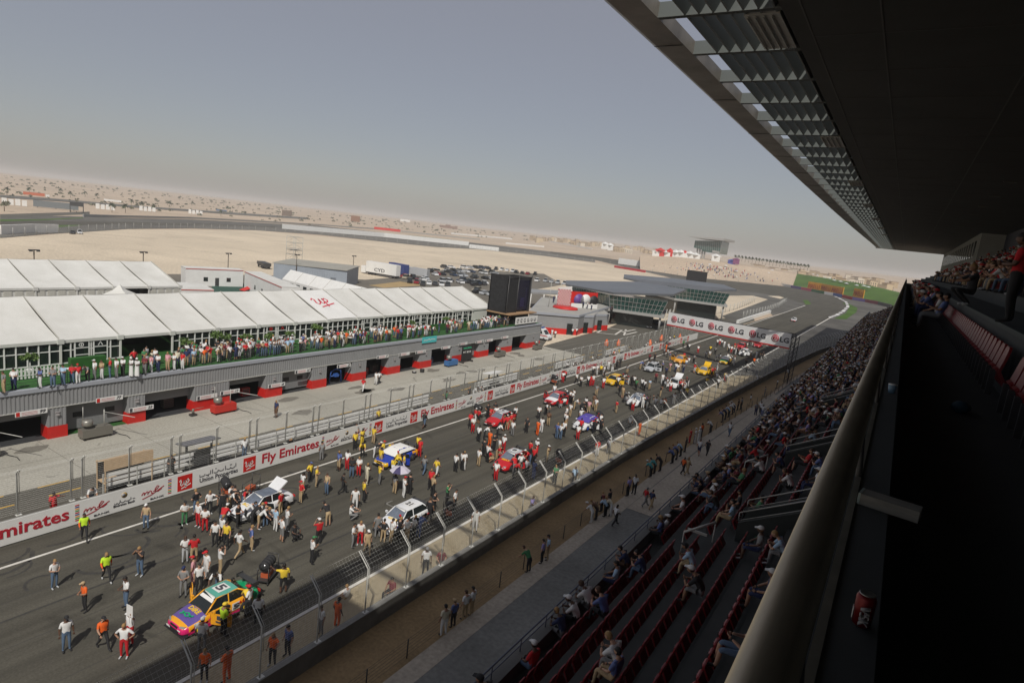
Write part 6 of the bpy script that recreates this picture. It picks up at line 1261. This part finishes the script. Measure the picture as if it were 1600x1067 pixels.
BAL="""6,614,g,t,S,20|22,609,w,n,A,60|63,606,b,w,A,20|83,605,g,j,A,60|99,602,l,j,A,40|113,599,r,j,A,60|122,599,r,w,A,300,cr|137,595,g,k,L,60|148,593,w,g,S,20,cw|159,592,t,w,A,30|172,590,r,j,H,350|182,590,w,g,S,20|192,588,w,k,A,30,cw|205,588,w,w,O,20|214,588,w,w,O,40|226,585,m,g,A,40|236,582,p,w,S,20|247,581,w,n,A,30|262,579,p,t,S,40,s|272,578,w,w,A,20|285,577,r,w,S,30"""
PPL=[]; RQ=random.Random(77)
def addp(pos,sh,tr,pose,rz,cap=None,shorts=False,zone='',long=False,scale=None):
    PPL.append(dict(p=Vector(pos),sh=sh,tr=tr,pose=pose,rz=rz,cap=cap,shorts=shorts,zone=zone,long=long,sc=scale or RQ.uniform(1.0,1.09),sk=RQ.choice([0,1,1,2,0]),hr=RQ.choice([0,0,0,1,2])))
def parse(txt,z,zone):
    for it in txt.split('|'):
        q=it.split(','); px,py=float(q[0]),float(q[1]); fl=''.join(q[6:]); cap=None
        if 'c' in fl: cap=fl[fl.index('c')+1]
        # heading given as compass on the ground: 0 = facing the camera end of the track (-Y)
        addp(G(px,py,z),q[2],q[3],PZ[q[4]],radians(float(q[5])-20),cap,fl.startswith('s') or (fl[-1:]=='s'),zone)
parse(TRK,0,'track'); parse(VRG,0,'verge'); parse(WLK,0.04,'walk'); parse(BAL,DZ,'deck')
RC=random.Random(31)
for i,(cx,cy,sn) in enumerate(CARS[:18]):
    pal='wwkkrw' if i in(0,1,4,5,7,8,14) else 'rrrwkw' if 'red' in sn else 'yykww' if 'blue-yellow' in sn else 'wwkgrtb'
    for q in range([3,2,7,7,6,6,5,5,5,3,8,6,9,9,5,5,6,3][i]):
        sd=RC.choice([-1,1,1,-1,0]); x=cx+sd*RC.uniform(1.15,2.1) if sd else cx+RC.uniform(-.9,.9); y=cy+(RC.uniform(-2.4,2.4) if sd else RC.choice([-3.0,2.9])+RC.uniform(-.3,.3))
        if x>-25.2: x=-25.2
        addp(Vector((x,y,0)),RC.choice(pal),RC.choice('kkwgtj'),RC.choice(['lean','arms','stand','lean','crouch','hips','reach']),math.atan2(cy-y,cx-x)+pi/2+RC.uniform(-.4,.4),RC.choice([None,None,'w','r','k']),RC.random()<.12,'track')
# pit lane and paddock people
for px,py,sh,tr,po,rz,lab in [(124+0,852.,'y','k','W',60,0)][0:0]: pass
parse("431,652,n,u,S,20|567,612,r,w,W,40|592,600,w,k,W,20|587,601,w,w,S,30|862,526,w,w,S,20|867,528,w,k,S,40|894,524,w,k,S,60|900,524,w,k,S,20|945,512,w,k,S,20",0,'pitlane')
addp((-43.6,16.7,.25),'r','r','reach',2.0,zone='pitwall'); addp((-43.7,18.9,.25),'w','j','lean',1.4,zone='pitwall'); addp((-43.5,24.3,.9),'k','k','arms',1.5,zone='pitwall'); addp((-44.8,31.3,.25),'w','j','stand',1.5,zone='pitwall')
addp((-43.4,34.6,.25),'k','k','lean',1.5,zone='pitwall'); addp((-44,46.5,.25),'y','k','stand',1.5,zone='pitwall'); addp((-44,57.9,.25),'e','k','stand',1.5,zone='pitwall'); addp((-43.8,62.4,.25),'k','k','stand',1.6,zone='pitwall'); addp((-43.8,63.4,.25),'w','w','lean',1.6,zone='pitwall'); addp((-43.8,64.6,.25),'w','k','lean',1.2,zone='pitwall')
for i in range(18): addp((-43.7,RQ.uniform(88,150),.25),RQ.choice('wwwkryo'),RQ.choice('kwt'),RQ.choice(['stand','lean','arms']),RQ.uniform(1,2),zone='pitwall')
# deck crowd
def dens(y): return .5 if y<36 else .8 if y<60 else .85 if y<72 else .4 if y<88 else .7
y=31.0
while y<97:
    for row in range(4):
        if RQ.random()<dens(y)*[.85,.75,.55,.35][row]:
            po=RQ.choice(['stand','arms','arms','lean','hips','stand','camera']) if row==0 else RQ.choice(['stand','arms','hips','walk','sitl','stand'])
            addp((FX-.95-row*.85-RQ.uniform(0,.4),y+RQ.uniform(-.3,.3),DZ),RQ.choice('wwwwwwwwwrbktlpgnoecGm'),RQ.choice('kknjjtwgt'),po if po!='sitl' else 'arms',radians(90)+RQ.uniform(-.6,.6)*(1+row),RQ.choice([None,None,None,'w','k','r']),RQ.random()<.12,'deck')
    y+=RQ.uniform(.45,.7)
for px,py in [(866,462),(892,478),(897,476),(911,478),(918,478),(924,482),(955,480),(957,479)]:
    p=PY(px,py,142); addp((p.x,142,4.7),RQ.choice('wwkn'),RQ.choice('kn'),'stand',RQ.uniform(.5,2),zone='podium')
# grandstand lower tier
def seatp(x,y,z,zone,po=None):
    addp((x+.16,y,z-.02),RQ.choice('wwwwgnkkknnbblmuuvGrek'),RQ.choice('kjtngnkkuj'),po or RQ.choice(['sit','sitb','sitl','sitl','sit']),-pi/2+RQ.uniform(-.25,.25),RQ.choice([None,None,None,None,'w','w','k','t']),RQ.random()<.3,zone)
for (x,y,z,k) in seats:
    if not vis(x,y,z+.9): continue
    px,py=pxy((x,y,z+.9)); d=.0
    if y>84: d=.97
    elif y>66: d=.88
    elif y>52: d=.62
    elif y>40: d=.42
    elif y>33: d=.26 
    elif y>27: d=.14
    else: d=.10
    if k==0 and y<40: d+=.15
    if RQ.random()<d: seatp(x,y,z,'lower'); occupied.add((round(x,2),round(y,2)))
y=150
while y<205:
    for k in range(8):
        x=rowx(k)
        if vis(x,y,ZB+RI*k+.9) and RQ.random()<.95: seatp(x,y,ZB+RI*k,'lower')
    y+=.62
# upper tier people
def up(x,y,z,sh,tr,po,rz,cap=None): addp((x,y,z),sh,tr,po,rz,cap,False,'upper')
for px,py,h,sh,tr,po in [(1570,500,1.55,'r','k','stand'),(1497,440,1.0,'w','w','sitl'),(1440,455,1.3,'n','k','sit'),(1432,452,1.2,'w','k','sit'),(1545,490,1.2,'k','k','sitl')]: pass
def upx(px,py,z): return G(px,py,z)
p=upx(1572,506,ZU); up(p.x,p.y,p.z,'r','k','arms',-pi/2-.3); PPL[-1]['hr']=0; PPL[-1]['sk']=2
p=upx(1508,478,ZU); up(p.x,p.y,p.z,'k','k','crouch',-pi/2+.3)
for y in [14.5+.62*i for i in range(140)]:
    if y>200: break
    for k in range(9):
        z=[ZF+.1,ZU][k] if k<2 else ZU+.45*(k-1); x=[1.2,2.5][k] if k<2 else 3.5+.9*(k-2)
        d=(0 if y<26 else .25 if y<32 else .75 if y<50 else .92) if k==0 else 0 if k==1 else (.5 if y>20 else .15)
        if k>=2 and y<17: d=.0
        if RQ.random()<d: up(x,y,z,RQ.choice('wwwgnkbltrk'),RQ.choice('kjtng'),RQ.choice(['sit','sitl','sitb','stand'] if k>=6 else ['sit','sitl','sitb']),-pi/2+RQ.uniform(-.3,.3),RQ.choice([None,None,'w','r']))
# keep what the camera can see, largest first as individuals
PPL=[q for q in PPL if vis(*(q['p']+Vector((0,0,.8))),.03)]
PPL.sort(key=lambda q:camd(q['p']))
IND,REST=PPL[:300],PPL[300:]
def lab_where(q):
    p=q['p']; z=q['zone']
    if z in('track','verge'):
        c=min(CARS,key=lambda c:(c[0]-p.x)**2+(c[1]-p.y)**2); d=math.hypot(c[0]-p.x,c[1]-p.y)
        pre='on the sandy verge level with the ' if z=='verge' else ('beside the ' if d<4 else 'on the track nearest the ')
        return pre+c[2]
    if z=='pitwall': return 'on the ledge behind the pit wall'
    if z=='pitlane': return 'on the concrete pit apron'
    if z=='walk': return 'on the shaded walkway barrier' if q['pose']!='walk' else 'on the shaded walkway'
    if z=='deck': return 'on the green roof deck'
    if z=='podium': return 'by the podium backdrop'
    if z=='lower': return 'in the lower red seats'
    return 'in the dark upper tier'
PV={'stand':'standing','walk':'walking','arms':'standing with hands together','camera':'holding a camera up','reach':'reaching out one arm','board':'holding up a white board','hips':'hands on hips','lean':'leaning forward','crouch':'crouching','sit':'sitting','sitb':'sitting back','sitl':'sitting bent forward','robe':'standing'}
def label_of(q):
    s=CL[q['sh']][0]; t=CL[q['tr']][0]
    if q['pose']=='robe': return 'person in long white robe '+lab_where(q)
    cap=(CL[q['cap']][0]+' cap, ') if q['cap'] else ''
    return f"{s} top, {t} {'shorts' if q['shorts'] else 'trousers'}, {cap}{PV[q['pose']].split(' with')[0]} {lab_where(q)}"
grp={}
def short(l):
    for a,b_ in ((' with',''),('standing with hands together','standing'),('standing ',''),(' nearest the',' near the'),(' level with the',' near the'),('on the sandy verge','on verge'),(' trousers',''),('multicoloured','orange-violet')):
        if len(l.split())<=11: break
        l=l.replace(a,b_)
    return l
for q in IND: q['label']=short(label_of(q)); grp.setdefault(q['label'],[]).append(q)
ordn=['first','second','third','fourth','fifth','sixth','seventh','eighth','ninth','tenth']
for l,qs in grp.items():
    if len(qs)>1:
        qs.sort(key=lambda q:pxy(q['p'])[0])
        for i,q in enumerate(qs): q['label']=f"{l}, {ordn[i] if i<10 else str(i+1)+'th'} from left"
GN={'track':'people on the starting grid','verge':'people on the sandy verge','walk':'people along the walkway','deck':'people on the pit roof deck','pitwall':'people on the pit wall ledge','pitlane':'people on the pit apron','podium':'people by the podium','lower':'spectators in the lower tier','upper':'spectators in the upper tier'}
def wear(o,q):
    sk=SK[q['sk']][1]; hr=HR[q['hr']]; sh=CM[q['sh']]; tr=CM[q['tr']]
    ms=[sk,sh,tr,CM['w'] if q['pose']=='robe' else hr,CM['k'] if q['hr']!=2 else CM['G'],sk if q['shorts'] else tr,sh if q['long'] or q['pose']=='robe' else CM['o'] if q['sh']=='h' else sk,CM[q['cap'] or 'w']]
    for i,m in enumerate(ms): o.material_slots[i].link='OBJECT'; o.material_slots[i].material=m
for q in IND:
    if len(q['label'].split())>16: q['label']=q['label'].replace(' cap,','').replace(' bent forward','').replace('shaded ','').replace(' near the ',' near ').replace(' from left','')
    o=bpy.data.objects.new('person',getmesh(q['pose'],bool(q['cap']))); COL.objects.link(o); o.location=q['p']; o.rotation_euler=(0,0,q['rz']); w_=RQ.uniform(1.0,1.2); o.scale=(q['sc']*w_,q['sc']*w_,q['sc']); o.rotation_euler[0]=RQ.uniform(-.035,.035); wear(o,q); tag(o,q['label'],'person',GN[q['zone']])
    if q['pose']=='board':
        t=empty('grid_board',tuple(q['p']),q['rz'],f"white grid board held up by a girl {lab_where(q)}",'board'); b=MB(); b.box((.08,-.24,1.75),(.5,-.22,2.35)); b.build('panel',white,t); b=MB(); b.box((.28,-.25,1.4),(.31,-.23,1.75)); b.build('stick',white,t)
# everybody else: one crowd mesh per zone, colours by material slot
sl_=list(CM.values())+[s[1] for s in SK]+HR; ix={m:i for i,m in enumerate(sl_)}
byz={}
for q in REST: byz.setdefault(q['zone'],[]).append(q)
for zn,qs in byz.items():
    V=[];Fc=[];Mi=[]
    for q in qs:
        far_=camd(q['p'])>75
        L=getlow(q['pose'],bool(q['cap'])); o0=len(V); c,s=cos(q['rz'])*q['sc'],sin(q['rz'])*q['sc']; px,py,pz=q['p']; k=q['sc']
        V+=[(c*x-s*y_+px,s*x+c*y_+py,z*k+pz) for x,y_,z in L.v]
        sk=ix[SK[q['sk']][1]]; hr=ix[HR[q['hr']]]; sh=ix[CM[q['sh']]]; tr=ix[CM[q['tr']]]; kk=ix[CM['k']]
        mm=[sk,sh,tr,ix[CM['w']] if q['pose']=='robe' else hr,kk,sk if q['shorts'] else tr,sk,ix[CM[q['cap'] or 'w']]]
        Fc+=[tuple(i+o0 for i in f) for f in L.f]; Mi+=[mm[m] for m in L.m]
    me=bpy.data.meshes.new('crowd'); me.from_pydata(V,[],Fc)
    for m in sl_: me.materials.append(m)
    me.polygons.foreach_set('material_index',Mi); me.polygons.foreach_set('use_smooth',[True]*len(Fc)); me.update()
    o=bpy.data.objects.new('crowd',me); COL.objects.link(o); tag(o,'distant crowd of '+GN[zn],'crowd',None,'stuff')
# seats: the 300 largest are things, the rest one mass
SE=[(x,y,z,k) for (x,y,z,k) in seats+upseats if vis(x,y,z+.5,.02)]
SE.sort(key=lambda s:camd(s[:3]))
ru={}
for i,(x,y,z,k) in enumerate(SE[:300]):
    up_=k>=10; key=k; ru[key]=ru.get(key,0)+1
    rn={10:'first upper row',11:'second upper row',12:'third upper row',13:'fourth upper row'}.get(k) or f"lower row {['one','two','three','four','five','six','seven','eight','nine'][k]} from the front"
    t=empty('stadium_seat',(x,y,z),0,f"red folding seat, {rn}, number {ru[key]} from the near end",'seat','red seats of the grandstand')
    for nm,me in (('backrest',sb),('seat_pan',sp),('bracket',sf)):
        o=bpy.data.objects.new(nm,me); COL.objects.link(o); o.parent=t
        if nm=='seat_pan': o.rotation_euler=(0,radians(58),0); o.location=(.02,0,.16)
V=[];Fc=[]
for (x,y,z,k) in SE[300:]:
    for me in (sb,sp):
        o0=len(V); c_,s_=(cos(radians(58)),sin(radians(58))) if me is sp else (1,0); dx,dz=(.02,.16) if me is sp else (0,0)
        V+=[(v.co.x*c_+v.co.z*s_+x+dx,v.co.y+y,-v.co.x*s_+v.co.z*c_+z+dz) for v in me.vertices]; Fc+=[tuple(i+o0 for i in p.vertices) for p in me.polygons]
me=bpy.data.meshes.new('seat_rows'); me.from_pydata(V,[],Fc); me.materials.append(sred); me.update(); o=bpy.data.objects.new('seat_rows',me); COL.objects.link(o); tag(o,'rows of red folding seats farther along the grandstand','seats',None,'stuff')
# white cloths and papers on laps
# shrubs on the deck
rs=random.Random(4); pot=C('pot_white',(.6,.6,.58))
for i,(px,py,s,z) in enumerate([(47,568,1.0,DZ),(290,556,1.0,DZ),(345,545,1.25,DZ),(385,540,1.0,DZ),(420,540,.9,DZ),(453,532,.9,DZ),(495,524,1.2,DZ),(645,505,.9,DZ),(698,500,.9,DZ)]):
    p=PX(px,py,-63.6); t=empty('potted_shrub',(-63.6,p.y,DZ),0,f"green bushy potted shrub before the glass marquee, number {i+1} from left",'shrub','potted shrubs on the deck'); b=MB()
    for k in range(4): clump(b,(rs.uniform(-.3,.3)*s,rs.uniform(-.3,.3)*s,1.3*s+rs.uniform(-.1,.5)*s),.62*s,rs,60,.2)
    b.build('foliage',C('shrub_leaf',(.09,.15,.035),.8,nz=(4,.35)),t); b=MB(); b.lathe((0,0,0),Z_,[(0,.22),(.5,.3),(.55,.28)],10); b.tube([(0,0,.5),(0,0,1.2*s)],.05,5); b.build('pot',pot,t)
t=empty('picket_fence',(-62.2,22.6,DZ),0,'short white picket fence on the green deck at left','fence'); b=MB(); b.box((-.03,-1.7,.3),(.0,1.9,.38)); b.box((-.03,-1.7,.7),(.0,1.9,.78)); b.build('rail',white,t)
for k in range(13): b=MB(); y=-1.6+.28*k; b.slab([(0,y,.05),(0,y+.14,.05),(0,y+.14,.9),(0,y+.07,1.02),(0,y,.9)],(.03,0,0)); b.build('picket',white,t)
for i,(y) in enumerate([24.9,34.2,46.6,49.8,57.7,64.6]):
    t=empty('deck_table',(-60.6,y,DZ),0,f"small white ledge table behind the deck railing, number {i+1} from left",'table','small white tables on the deck'); b=MB(); b.box((-.25,-.5,.95),(.35,.5,1.0)); b.build('table_top',white,t); b=MB(); b.tube([(0,0,0),(0,0,.95)],.04,5); b.build('leg',steel,t)
# ---------------- dusty air ----------------
b=MB(); b.box((-14500,-14500,-2),(14500,14500,48)); hz=b.build('haze',None); hz.data.materials.clear(); hm=bpy.data.materials.new('haze_air'); hm.use_nodes=True; nt=hm.node_tree; nt.nodes.remove(nt.nodes['Principled BSDF']); pv=nt.nodes.new('ShaderNodeVolumePrincipled'); pv.inputs['Color'].default_value=(.74,.75,.765,1); pv.inputs['Density'].default_value=.00028; pv.inputs['Anisotropy'].default_value=0.
nt.links.new(pv.outputs[0],nt.nodes['Material Output'].inputs['Volume']); hz.data.materials.append(hm); tag(hz,'thin dusty haze over the whole desert circuit','haze',None,'stuff')
SC.cycles.volume_max_steps=64; SC.cycles.volume_bounces=2
